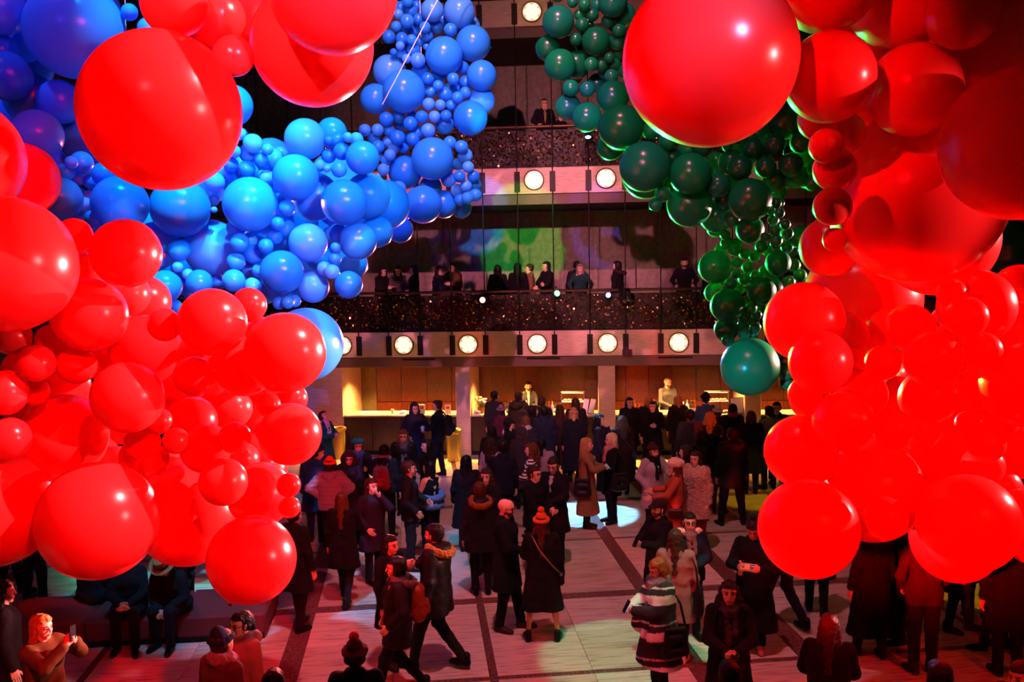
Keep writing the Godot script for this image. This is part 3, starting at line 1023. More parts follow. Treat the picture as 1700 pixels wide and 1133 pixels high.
# ---------------------------------------------------------------- poses (a person 1.70 m tall who faces +z; left is +x)
const ARMS := {   # hand place with x counted outwards, elbow hint
	"down": [Vector3(0.25, 0.86, 0.05), Vector3(0.5, -0.2, -1.0)],
	"back": [Vector3(0.24, 0.88, -0.10), Vector3(0.5, -0.2, -1.0)],
	"pocket": [Vector3(0.20, 0.95, 0.11), Vector3(0.8, 0.0, -1.0)],
	"phone": [Vector3(0.05, 1.16, 0.33), Vector3(0.7, -1.0, 0.0)],
	"clasp": [Vector3(0.045, 1.06, 0.27), Vector3(0.9, -0.6, -0.3)],
	"raise": [Vector3(0.06, 1.47, 0.36), Vector3(0.8, -1.0, 0.1)],
	"gesture": [Vector3(0.26, 1.12, 0.38), Vector3(0.6, -1.0, -0.2)],
	"cup": [Vector3(0.13, 1.17, 0.30), Vector3(0.7, -1.0, -0.3)],
	"fold": [Vector3(-0.08, 1.13, 0.22), Vector3(0.9, -0.6, 0.2)],
	"chin": [Vector3(0.03, 1.42, 0.17), Vector3(0.8, -1.0, 0.2)],
	"hip": [Vector3(0.19, 1.02, 0.0), Vector3(1.0, 0.0, -0.4)],
	"rail": [Vector3(0.22, 1.06, 0.34), Vector3(0.8, -0.5, -0.3)],
	"lap": [Vector3(0.05, 1.10, 0.33), Vector3(0.9, -0.6, -0.3)],
}

func joints(arms: String, legs: String, lean: float) -> Dictionary:
	var j := {}
	var a := arms.split(",")
	var sit := legs == "sit"
	var hy := 0.50 if sit else 0.92
	var L := Transform3D(Basis(Vector3.RIGHT, deg_to_rad(lean)), Vector3())
	L.origin = Vector3(0, hy, 0) - L.basis * Vector3(0, 0.92, 0)
	j.L = L
	for s in 2:
		var sg := 1.0 if s == 0 else -1.0
		var tx: Array = ARMS[a[mini(s, a.size() - 1)]]
		var S := Vector3(0.165 * sg, 1.385, -0.01)
		var T: Vector3 = tx[0]
		T.x *= sg
		var H: Vector3 = tx[1]
		H.x *= sg
		var d := clampf((T - S).length(), 0.12, 0.535)
		var dir := (T - S).normalized()
		var aa := (0.285 * 0.285 - 0.255 * 0.255 + d * d) / (2.0 * d)
		var hh := sqrt(maxf(0.285 * 0.285 - aa * aa, 0.0))
		var perp := (H - dir * H.dot(dir)).normalized()
		j["S%d" % s] = L * S
		j["E%d" % s] = L * (S + dir * aa + perp * hh)
		j["W%d" % s] = L * (S + dir * d)
		var hip := Vector3(0.088 * sg, hy - 0.02, 0)
		var knee := Vector3(0.095 * sg, 0.50, 0.015)
		var ank := Vector3(0.10 * sg, 0.085, -0.01)
		var toe := 12.0 * sg
		match legs:
			"walk":
				knee = Vector3(0.09 * sg, 0.52, 0.17 if s == 0 else 0.03)
				ank = Vector3(0.09 * sg, 0.09, 0.27) if s == 0 else Vector3(0.09 * sg, 0.13, -0.30)
				toe = 4.0 * sg
			"apart":
				knee.x = 0.15 * sg
				ank.x = 0.20 * sg
			"step":
				knee = Vector3(0.09 * sg, 0.50, 0.09 if s == 0 else -0.01)
				ank = Vector3(0.10 * sg, 0.085, 0.16 if s == 0 else -0.08)
			"together":
				knee.x = 0.07 * sg
				ank.x = 0.06 * sg
			"sit":
				knee = Vector3(0.11 * sg, 0.52, 0.42)
				ank = Vector3(0.12 * sg, 0.085, 0.46 if s == 0 else 0.36)
		j["H%d" % s] = hip
		j["K%d" % s] = knee
		j["A%d" % s] = ank
		j["toe%d" % s] = toe
	return j

func body_bones(j: Dictionary) -> PackedFloat32Array:
	var b := PackedFloat32Array()
	var L: Transform3D = j.L
	cap(b, L * Vector3(-0.07, 0.93, 0), L * Vector3(0.07, 0.93, 0), 0.11, 0.11)
	cap(b, L * Vector3(0, 0.93, 0), L * Vector3(0, 1.25, 0), 0.105, 0.11)
	cap(b, L * Vector3(-0.075, 1.27, 0.005), L * Vector3(0.075, 1.27, 0.005), 0.105, 0.105)
	cap(b, L * Vector3(-0.15, 1.385, -0.01), L * Vector3(0.15, 1.385, -0.01), 0.056, 0.056)
	cap(b, L * Vector3(0, 1.38, -0.015), L * Vector3(0, 1.50, 0.012), 0.058, 0.052)
	for s in 2:
		cap(b, j["S%d" % s], j["E%d" % s], 0.050, 0.040)
		cap(b, j["E%d" % s], j["W%d" % s], 0.040, 0.028)
		cap(b, j["H%d" % s], j["K%d" % s], 0.076, 0.044)
		cap(b, j["K%d" % s], j["K%d" % s].lerp(j["A%d" % s], 0.35) + Vector3(0, 0, -0.004), 0.042, 0.043)
		cap(b, j["K%d" % s].lerp(j["A%d" % s], 0.35) + Vector3(0, 0, -0.004), j["A%d" % s], 0.043, 0.029)
	return b

# hem height, ease, flare, sleeves (0 none), collar
const CUT := {
	"jacket": [0.80, 0.024, 0.0], "coat": [0.56, 0.026, 0.02], "long": [0.30, 0.03, 0.05], "knee": [0.44, 0.03, 0.035], "parka": [0.68, 0.045, 0.01],
	"puffer": [0.80, 0.05, 0.0], "suit": [0.80, 0.014, 0.0], "top": [0.88, 0.004, 0.0], "tank": [0.88, 0.004, 0.0], "fur": [0.60, 0.05, 0.03], "shawl": [0.52, 0.05, 0.05], "hoodie": [0.84, 0.026, 0.0],
}

func upper_bones(j: Dictionary, style: String) -> PackedFloat32Array:
	var b := PackedFloat32Array()
	var L: Transform3D = j.L
	var c: Array = CUT[style]
	var e: float = c[1]
	var hem: float = c[0]
	for s in [-1.0, 1.0]:
		cap(b, L * Vector3(0.072 * s, 1.27, 0.005), L * Vector3(0.062 * s, 1.07, 0.0), 0.112 + e, 0.098 + e)
		cap(b, L * Vector3(0.062 * s, 1.07, 0.0), L * Vector3(0.068 * s, 0.92, 0.0), 0.098 + e, 0.112 + e)
	cap(b, L * Vector3(0, 1.29, 0.012), L * Vector3(0, 0.95, 0.006), 0.112 + e, 0.108 + e)
	cap(b, L * Vector3(-0.145, 1.375, -0.01), L * Vector3(0.145, 1.375, -0.01), 0.062 + e * 0.6, 0.062 + e * 0.6)
	if style != "tank":
		cap(b, L * Vector3(-0.02, 1.41, -0.03), L * Vector3(0.02, 1.41, -0.03), 0.075 + e * 0.4, 0.075 + e * 0.4)
		if style != "top":
			cap(b, L * Vector3(-0.05, 1.455, -0.04), L * Vector3(0.05, 1.455, -0.04), 0.028 + e * 0.3, 0.028 + e * 0.3)
	var hip: Vector3 = L * Vector3(0, 0.92, 0)
	if j.K0.z > 0.35:      # seated: the skirt of the coat lies along the thighs
		for s in 2:
			cap(b, j["H%d" % s], j["H%d" % s].lerp(j["K%d" % s], 0.55 if hem < 0.7 else 0.3), 0.11 + e, 0.09 + e)
	elif hem < 0.88:
		var fl: float = c[2]
		for s in [-1.0, 1.0]:
			cap(b, hip + Vector3(0.066 * s, 0, 0), Vector3((0.075 + fl) * s, hem - 0.04, hip.z), 0.112 + e, 0.118 + e + fl)
			if fl > 0.0:
				cap(b, hip + Vector3(0.03 * s, 0, 0), Vector3(0.04 * s, hem - 0.04, hip.z + 0.03 + fl * 0.5), 0.11 + e, 0.11 + e + fl)
	if style != "tank":
		for s in 2:
			var S: Vector3 = j["S%d" % s]
			var E: Vector3 = j["E%d" % s]
			var W: Vector3 = j["W%d" % s]
			cap(b, S, E, 0.058 + e * 0.6, 0.050 + e * 0.55)
			cap(b, E, E.lerp(W, 0.90), 0.050 + e * 0.55, 0.040 + e * 0.5)
	if style == "shawl":
		for s in 2:
			cap(b, j["S%d" % s], j["E%d" % s] + Vector3(0, -0.25, 0), 0.09, 0.11)
	if style in ["parka", "hoodie", "puffer"]:
		cap(b, L * Vector3(-0.07, 1.43, -0.11), L * Vector3(0.07, 1.43, -0.11), 0.06, 0.06)
		cap(b, L * Vector3(0, 1.36, -0.14), L * Vector3(0, 1.42, -0.13), 0.055, 0.06)
	return b

func lower_bones(j: Dictionary, style: String) -> PackedFloat32Array:
	var b := PackedFloat32Array()
	var k := 1.0 if style == "pants" else (1.28 if style == "wide" else 0.93)
	var L: Transform3D = j.L
	var hip: Vector3 = L * Vector3(0, 0.92, 0)
	cap(b, hip + Vector3(-0.068, 0.03, 0), hip + Vector3(0.068, 0.03, 0), 0.116, 0.116)
	if style == "skirt":
		for s in [-1.0, 1.0]:
			cap(b, hip + Vector3(0.066 * s, 0, 0), Vector3(0.09 * s, 0.42, hip.z), 0.115, 0.14)
		cap(b, hip, Vector3(0, 0.42, hip.z + 0.03), 0.11, 0.15)
		return b
	for s in 2:
		cap(b, j["H%d" % s], j["K%d" % s], 0.098 * k, 0.074 * k)
		cap(b, j["K%d" % s], j["A%d" % s] + Vector3(0, -0.02, 0), 0.074 * k, 0.056 * k)
	return b

func hand_bones(side: float, curl: float) -> PackedFloat32Array:
	# wrist at the origin, fingers down -y, thumb towards +z, palm looks to -x * side
	var b := PackedFloat32Array()
	var c1 := deg_to_rad(lerpf(14.0, 62.0, curl))
	var c2 := deg_to_rad(lerpf(42.0, 150.0, curl))
	cap(b, Vector3(0, 0.03, 0), Vector3(0, -0.02, 0), 0.027, 0.026)
	for f in 4:
		var z := 0.030 - 0.020 * f
		var ln: float = [0.040, 0.045, 0.042, 0.033][f]
		var base := Vector3(0, -0.092 + (0.008 if f == 3 else 0.0), z)
		cap(b, Vector3(0, -0.015, z * 0.6), base, 0.018, 0.0125)
		var k1 := base + Vector3(-sin(c1) * side, -cos(c1), 0) * ln
		var k2 := k1 + Vector3(-sin(c2) * side, -cos(c2), 0) * ln * 0.85
		cap(b, base, k1, 0.0105, 0.009)
		cap(b, k1, k2, 0.009, 0.0075)
	cap(b, Vector3(0, -0.03, 0.026), Vector3(-0.014 * side, -0.060, 0.052), 0.015, 0.011)
	cap(b, Vector3(-0.014 * side, -0.060, 0.052), Vector3(-0.032 * side, -0.090, lerpf(0.056, 0.034, curl)), 0.011, 0.009)
	return b

func head_bones() -> PackedFloat32Array:
	var b := PackedFloat32Array()
	cap(b, Vector3(0, 0.030, -0.030), Vector3(0, 0.034, 0.018), 0.081, 0.076)
	cap(b, Vector3(0, -0.015, 0.028), Vector3(0, -0.062, 0.046), 0.058, 0.042)
	cap(b, Vector3(-0.012, -0.090, 0.064), Vector3(0.012, -0.090, 0.064), 0.019, 0.019)
	for s in [-1.0, 1.0]:
		cap(b, Vector3(0.034 * s, -0.022, 0.052), Vector3(0.03 * s, -0.05, 0.05), 0.032, 0.028)
		cap(b, Vector3(0.018 * s, 0.030, 0.082), Vector3(0.048 * s, 0.028, 0.068), 0.012, 0.010)
		cap(b, Vector3(0.032 * s, 0.006, 0.074), Vector3(0.034 * s, 0.006, 0.073), 0.0125, 0.0125)
		cap(b, Vector3(0.078 * s, 0.012, -0.006), Vector3(0.076 * s, -0.030, 0.002), 0.015, 0.010)
		cap(b, Vector3(0.006 * s, -0.056, 0.090), Vector3(0.020 * s, -0.057, 0.083), 0.0085, 0.006)
	cap(b, Vector3(0, 0.018, 0.090), Vector3(0, -0.026, 0.108), 0.0085, 0.0125)
	cap(b, Vector3(0, -0.05, -0.015), Vector3(0, -0.19, -0.03), 0.056, 0.056)
	return b

func ring(b: PackedFloat32Array, c: Vector3, rx: float, rz: float, r: float, from := 0.0, to := TAU, n := 12, tilt := 0.0) -> void:
	for k in n:
		var t0 := lerpf(from, to, float(k) / n)
		var t1 := lerpf(from, to, float(k + 1) / n)
		cap(b, c + Vector3(sin(t0) * rx, cos(t0) * tilt, cos(t0) * rz), c + Vector3(sin(t1) * rx, cos(t1) * tilt, cos(t1) * rz), r, r)

func hair_job(style: String) -> Array:
	# [capsules, cell, blend, options] in the head's own axes
	var b := PackedFloat32Array()
	var o := {"face": [0.030, 0.064], "amp": 0.008, "freq": 34.0}
	if style in ["short", "long", "bob", "wavy", "curly", "bun", "tail", "afro"]:
		cap(b, Vector3(0, 0.046, -0.034), Vector3(0, 0.050, 0.014), 0.091, 0.084)
		cap(b, Vector3(-0.045, -0.01, -0.03), Vector3(0.045, -0.01, -0.03), 0.050, 0.050)
		cap(b, Vector3(0, -0.01, -0.06), Vector3(0, -0.055, -0.055), 0.058, 0.042)
	match style:
		"long":
			for s in [-1.0, 1.0]:
				cap(b, Vector3(0.06 * s, 0.0, -0.03), Vector3(0.078 * s, -0.17, -0.04), 0.040, 0.044)
				cap(b, Vector3(0.078 * s, -0.17, -0.04), Vector3(0.066 * s, -0.35, -0.075), 0.044, 0.026)
			cap(b, Vector3(0, -0.02, -0.065), Vector3(0, -0.38, -0.105), 0.066, 0.052)
			o.amp = 0.012
			o.freq = 22.0
		"wavy":
			for s in [-1.0, 1.0]:
				cap(b, Vector3(0.06 * s, 0.02, -0.02), Vector3(0.105 * s, -0.16, -0.02), 0.050, 0.058)
				cap(b, Vector3(0.105 * s, -0.16, -0.02), Vector3(0.095 * s, -0.28, -0.03), 0.058, 0.034)
			cap(b, Vector3(0, 0, -0.07), Vector3(0, -0.28, -0.10), 0.075, 0.075)
			o.amp = 0.030
			o.freq = 26.0
		"curly":
			cap(b, Vector3(-0.04, 0.03, -0.04), Vector3(0.04, 0.03, -0.04), 0.098, 0.098)
			for s in [-1.0, 1.0]:
				cap(b, Vector3(0.07 * s, 0.0, -0.02), Vector3(0.085 * s, -0.10, -0.02), 0.052, 0.044)
			o.amp = 0.034
			o.freq = 36.0
		"bob":
			for s in [-1.0, 1.0]:
				cap(b, Vector3(0.062 * s, 0.0, -0.02), Vector3(0.076 * s, -0.13, -0.005), 0.042, 0.034)
			cap(b, Vector3(0, -0.02, -0.06), Vector3(0, -0.14, -0.07), 0.066, 0.05)
		"bun":
			cap(b, Vector3(0, 0.135, -0.06), Vector3(0, 0.15, -0.065), 0.044, 0.04)
		"tail":
			cap(b, Vector3(0, 0.03, -0.11), Vector3(0, -0.16, -0.15), 0.04, 0.03)
		"beanie":
			cap(b, Vector3(0, 0.055, -0.028), Vector3(0, 0.105, -0.04), 0.100, 0.072)
			ring(b, Vector3(0, 0.058, -0.014), 0.092, 0.104, 0.018, 0, TAU, 12, 0.012)
			o = {"amp": 0.004, "freq": 60.0, "hem": 0.030}
		"cap":
			cap(b, Vector3(0, 0.060, -0.028), Vector3(0, 0.066, 0.010), 0.094, 0.086)
			for k in 5:
				cap(b, Vector3(-0.06 + 0.03 * k, 0.058, 0.075), Vector3((-0.06 + 0.03 * k) * 0.75, 0.046, 0.165 - absf(k - 2) * 0.012), 0.011, 0.008)
			o = {"hem": 0.036}
		"beret":
			cap(b, Vector3(-0.035, 0.088, -0.05), Vector3(0.03, 0.098, 0.01), 0.066, 0.055)
			ring(b, Vector3(0.0, 0.088, -0.02), 0.085, 0.085, 0.040, 0, TAU, 12, 0.0)
			o = {"amp": 0.006, "freq": 20.0, "hem": 0.052}
		"furhat":
			ring(b, Vector3(0, 0.085, -0.02), 0.078, 0.084, 0.052, 0, TAU, 12, 0.0)
			cap(b, Vector3(0, 0.10, -0.03), Vector3(0, 0.11, 0.0), 0.085, 0.08)
			o = {"amp": 0.028, "freq": 46.0, "hem": 0.035}
		"hood":
			cap(b, Vector3(0, 0.045, -0.05), Vector3(0, 0.05, 0.0), 0.115, 0.105)
			cap(b, Vector3(-0.05, -0.06, -0.04), Vector3(0.05, -0.06, -0.04), 0.085, 0.085)
			cap(b, Vector3(-0.06, -0.15, -0.03), Vector3(0.06, -0.15, -0.03), 0.080, 0.080)
			o = {"amp": 0.012, "freq": 16.0, "face": [0.052, 0.085]}
		"furhood":
			ring(b, Vector3(0, -0.03, 0.035), 0.0, 0.0, 0.0, 0, 0.1, 1)
			for k in 14:
				var t0 := lerpf(-2.7, 2.7, k / 14.0)
				var t1 := lerpf(-2.7, 2.7, (k + 1) / 14.0)
				cap(b, Vector3(sin(t0) * 0.115, cos(t0) * 0.135 - 0.015, 0.05), Vector3(sin(t1) * 0.115, cos(t1) * 0.135 - 0.015, 0.05), 0.036, 0.036)
			o = {"amp": 0.030, "freq": 44.0}
	return [b, 0.0115, 0.025, o]

func cloth(kind: String, c: Color) -> StandardMaterial3D:
	var key := "cloth_%s_%s" % [kind, c.to_html(false)]
	if mats.has(key):
		return mats[key]
	var m := mat(key, c, 0.92, 0.0, 0.3)
	m.vertex_color_use_as_albedo = true
	match kind:
		"shell":
			m.roughness = 0.5
		"fur":
			tri(m, null, Vector3(7, 7, 7), noise_tex("fur_normal", 0.06, FastNoiseLite.TYPE_CELLULAR, 2, [], 7.0, 256), 1.0)
		"hair":
			m.roughness = 0.5
		"leather":
			m.roughness = 0.42
		"skin":
			m.roughness = 0.5
	return m

const SKIN := {"p": Color(0.86, 0.66, 0.57), "m": Color(0.78, 0.56, 0.44), "t": Color(0.66, 0.45, 0.33), "d": Color(0.42, 0.27, 0.19)}
const FUR_UP := ["fur"]

# jobs of the crowd: everything that has to be meshed once, by key
var jobs := {}

func job(key: String, b: PackedFloat32Array, cell: float, k: float, opt := {}) -> String:
	if not jobs.has(key):
		jobs[key] = [b, cell, k, opt]
	return key

func plan_person(p: Dictionary) -> Dictionary:
	var d := {"arms": "down,down", "legs": "stand", "lean": 0.0, "look": [0, 0], "up": "jacket", "low": "pants", "hair": "short", "skin": "p", "h": 1.7}
	d.merge(p, true)
	var j := joints(d.arms, d.legs, d.lean)
	d.j = j
	var pk := "%s|%s|%.0f" % [d.arms, d.legs, d.lean]
	d.k_body = job("body|" + pk, body_bones(j), 0.024, 0.035)
	var o := {"amp": 0.010, "freq": 7.0}
	if d.up in ["fur"]:
		o = {"amp": 0.035, "freq": 30.0}
	if d.has("paint"):
		o.paint = d.paint
	if j.K0.z < 0.35:
		o.hem = CUT[d.up][0]
		if d.up == "puffer":
			o.ripple = 0.075
			o.amp = 0.006
	var legkey: String = "sit" if d.legs == "sit" else "up"
	d.k_up = job("up|%s|%s|%.0f|%s|%s" % [d.arms, legkey, d.lean, d.up, o.get("paint", "")], upper_bones(j, d.up), 0.018 if not d.has("paint") else 0.013, 0.03, o)
	if d.low != "bare":
		var lo := {"amp": 0.008, "freq": 8.0, "hem": 0.07}
		if d.low == "skirt":
			lo.hem = 0.46
		d.k_low = job("low|%s|%.0f|%s" % [d.legs, d.lean, d.low], lower_bones(j, d.low), 0.021, 0.03, lo)
	var hs: String = d.hair
	if hs != "bald":
		var hj := hair_job(hs)
		d.k_hair = job("hair|" + hs, hj[0], hj[1], hj[2], hj[3])
	if d.has("hat"):
		var hj := hair_job(d.hat)
		d.k_hat = job("hair|" + d.hat, hj[0], hj[1], hj[2], hj[3])
	job("head|" + ("beard" if d.get("beard", 0) else "face"), head_bones(), 0.0068, 0.014, {"paint": "beard" if d.get("beard", 0) else "face"})
	for s in 2:
		for c in 2:
			job("hand|%d|%d" % [s, c], hand_bones(1.0 if s == 0 else -1.0, float(c)), 0.0062, 0.007)
	if d.has("scarf"):
		var b := PackedFloat32Array()
		ring(b, Vector3(0, 1.44, 0.0), 0.085, 0.085, 0.042, 0, TAU, 12, -0.02)
		ring(b, Vector3(0, 1.48, -0.01), 0.075, 0.078, 0.034, 0, TAU, 12, -0.015)
		cap(b, Vector3(0.035, 1.42, 0.115), Vector3(0.05, 1.20, 0.155), 0.034, 0.03)
		cap(b, Vector3(-0.03, 1.42, 0.115), Vector3(-0.02, 1.10, 0.155), 0.034, 0.03)
		job("scarf", b, 0.014, 0.02, {"amp": 0.014, "freq": 14.0})
	if d.has("ruff"):      # fur along the edge of a hood that lies on the back
		var b := PackedFloat32Array()
		ring(b, Vector3(0, 1.43, -0.055), 0.135, 0.135, 0.042, 0.75, TAU - 0.75, 14, 0.045)
		job("ruff", b, 0.014, 0.02, {"amp": 0.030, "freq": 42.0})
	if d.has("wrap"):      # a shawl slung round the back and over both arms
		var b := PackedFloat32Array()
		ring(b, Vector3(0, 1.12, 0.0), 0.235, 0.165, 0.060, 0.8, TAU - 0.8, 14, 0.05)
		ring(b, Vector3(0, 1.00, 0.0), 0.215, 0.165, 0.055, 1.0, TAU - 1.0, 14, 0.05)
		cap(b, Vector3(0.20, 1.05, 0.14), Vector3(0.17, 0.62, 0.17), 0.055, 0.045)
		job("wrap", b, 0.015, 0.03, {"amp": 0.020, "freq": 11.0})
	if not jobs.has("shoe"):
		var b := PackedFloat32Array()
		cap(b, Vector3(0, 0.030, -0.05), Vector3(0, 0.026, 0.13), 0.040, 0.036)
		cap(b, Vector3(0, 0.032, 0.05), Vector3(0.004, 0.026, 0.15), 0.043, 0.032)
		cap(b, Vector3(0, 0.05, -0.045), Vector3(0, 0.12, -0.04), 0.042, 0.046)
		cap(b, Vector3(0, 0.06, 0.0), Vector3(0, 0.04, 0.08), 0.042, 0.036)
		job("shoe", b, 0.012, 0.02, {"hem": 0.0})
	return d

func run_jobs() -> void:
	var keys := jobs.keys()
	var res := []
	res.resize(keys.size())
	var work := func(i: int) -> void:
		var jb: Array = jobs[keys[i]]
		res[i] = nets(jb[0], jb[1], jb[2], jb[3])
	var id := WorkerThreadPool.add_group_task(work, keys.size())
	WorkerThreadPool.wait_for_group_task_completion(id)
	for i in keys.size():
		cache[keys[i]] = to_mesh(res[i])

func head_frame(d: Dictionary) -> Transform3D:
	var L: Transform3D = d.j.L
	var f := Transform3D(Basis(Vector3.UP, deg_to_rad(d.look[0])) * Basis(Vector3.RIGHT, deg_to_rad(d.look[1])), L * Vector3(0, 1.575, 0.012))
	f.basis = L.basis * f.basis
	return f

func hand_frame(d: Dictionary, s: int) -> Transform3D:
	var E: Vector3 = d.j["E%d" % s]
	var W: Vector3 = d.j["W%d" % s]
	var y := -(W - E).normalized()
	var ref := Vector3(0, 0, 1) if absf(y.y) > 0.75 else Vector3(0, 1, 0)
	var z := (ref - y * ref.dot(y)).normalized()
	return Transform3D(Basis(y.cross(z), y, z), W)

func make_person(d: Dictionary) -> Node3D:
	var sc: float = d.h / 1.70
	var root := thing("person", d.label, "person", Transform3D(Basis(Vector3.UP, deg_to_rad(d.yaw)) * Basis.from_scale(Vector3.ONE * sc), Vector3(d.x, d.get("y", 0.0), d.z)), d.get("group", ""))
	var hf := head_frame(d)
	# one continuous skin: trunk and limbs, head, hands
	var grip: Array = d.get("grip", [0, 0])
	var key := "skin|%s|%s|%s|%s" % [d.k_body, str(d.look), str(grip), d.get("beard", 0)]
	if not cache.has(key):
		var st := st_begin()
		st.append_from(cache[d.k_body], 0, Transform3D())
		st.append_from(cache["head|" + ("beard" if d.get("beard", 0) else "face")], 0, hf)
		for s in 2:
			st.append_from(cache["hand|%d|%d" % [s, grip[s]]], 0, hand_frame(d, s))
		cache[key] = st.commit()
	mi("body", cache[key], cloth("skin", SKIN[d.skin]), root)
	var fab: String = d.get("fab", "fur" if d.up == "fur" else "shell" if d.up in ["parka", "puffer"] else "wool")
	var up_names := {"jacket": "jacket", "coat": "coat", "long": "coat", "knee": "coat", "parka": "parka", "puffer": "puffer_jacket", "suit": "jacket", "top": "shirt", "tank": "top", "fur": "fur_coat", "shawl": "shawl", "hoodie": "hooded_jacket"}
	mi(up_names[d.up], cache[d.k_up], cloth(fab, Color.WHITE if d.has("paint") else Color.html(d.uc)), root)
	if d.has("k_low"):
		mi("skirt" if d.low == "skirt" else "trousers", cache[d.k_low], cloth("wool", Color.html(d.get("lc", "14131a"))), root)
	var shoe: Mesh = cache["shoe"]
	for s in 2:
		var A: Vector3 = d.j["A%d" % s]
		mi("shoe", shoe, cloth("leather", Color.html(d.get("sc", "0e0c0d"))), root, Transform3D(Basis(Vector3.UP, deg_to_rad(d.j["toe%d" % s])), Vector3(A.x, A.y - 0.085, A.z + 0.02)))
	if d.has("k_hair"):
		mi("hood" if d.hair in ["hood", "furhood"] else "hair" if not d.hair in ["beanie", "cap", "beret", "furhat"] else "hat", cache[d.k_hair], cloth("fur" if d.hair in ["furhood", "furhat"] else "hair" if not d.hair in ["beanie", "cap", "beret", "hood"] else "wool", Color.html(d.get("hc", "1a1210"))), root, hf)
	if d.has("k_hat"):
		var hm := mi("hat", cache[d.k_hat], cloth("fur" if d.hat in ["furhat", "furhood"] else "wool", Color.html(d.hatc)), root, hf)
		if d.get("pom", 0):
			var pm := SphereMesh.new()
			pm.radius = 0.045
			pm.height = 0.085
			mi("pompom", pm, cloth("fur", Color.html(d.get("pomc", d.hatc))), hm, at(0, 0.195, -0.045))
	if d.has("scarf"):
		mi("scarf", cache["scarf"], cloth("wool", Color.html(d.scarf)), root, d.j.L)
	if d.has("wrap"):
		mi("shawl", cache["wrap"], cloth("wool", Color.html(d.wrap)), root, d.j.L)
	if d.has("ruff"):
		mi("fur_trim", cache["ruff"], cloth("fur", Color.html(d.ruff)), root, d.j.L)
	if d.has("shirt"):
		if not cache.has("shirtfront"):
			var st := st_begin()
			add_tube(st, [Vector3(0, 1.43, 0.085), Vector3(0, 1.36, 0.118), Vector3(0, 1.22, 0.128), Vector3(0, 1.08, 0.118)], [0.042, 0.040, 0.026, 0.010], 10)
			cache["shirtfront"] = st.commit()
		mi("shirt_front", cache["shirtfront"], cloth("wool", Color.html(d.shirt)), root, d.j.L)
	if d.get("glasses", 0):
		if not cache.has("glasses"):
			var st := st_begin()
			for s in [-1.0, 1.0]:
				var pts := []
				var rad := []
				for k in 13:
					var t := TAU * k / 12.0
					pts.append(Vector3(0.033 * s + cos(t) * 0.024, 0.004 + sin(t) * 0.019, 0.096))
					rad.append(0.0032)
				add_tube(st, pts, rad, 5)
				add_tube(st, [Vector3(0.057 * s, 0.008, 0.094), Vector3(0.084 * s, 0.01, 0.0)], [0.003, 0.003], 5)
			add_tube(st, [Vector3(-0.01, 0.008, 0.102), Vector3(0.01, 0.008, 0.102)], [0.003, 0.003], 5)
			cache["glasses"] = st.commit()
		mi("glasses", cache["glasses"], mats["black_metal"], root, hf)
	if d.get("hat_brim", "") == "fedora":
		if not cache.has("fedora"):
			cache["fedora"] = lathe([[0.175, 0.008], [0.178, 0.0], [0.165, -0.004], [0.105, 0.002], [0.100, 0.02], [0.092, 0.105], [0.075, 0.118], [0.03, 0.105], [0.0, 0.10]], 28)
			cache["fedora_band"] = lathe([[0.106, 0.006], [0.108, 0.03], [0.1, 0.034]], 28)
		var fh := mi("hat", cache["fedora"], cloth("wool", Color.html(d.hatc)), root, hf * at(0, 0.062, -0.015))
		mi("hat_band", cache["fedora_band"], cloth("wool", Color("#1a1512")), fh)
	# things carried: each is a thing of its own, placed in the person's frame
	var X := root.transform
	for it in d.get("with", []):
		carried(it, d, X)
	return root

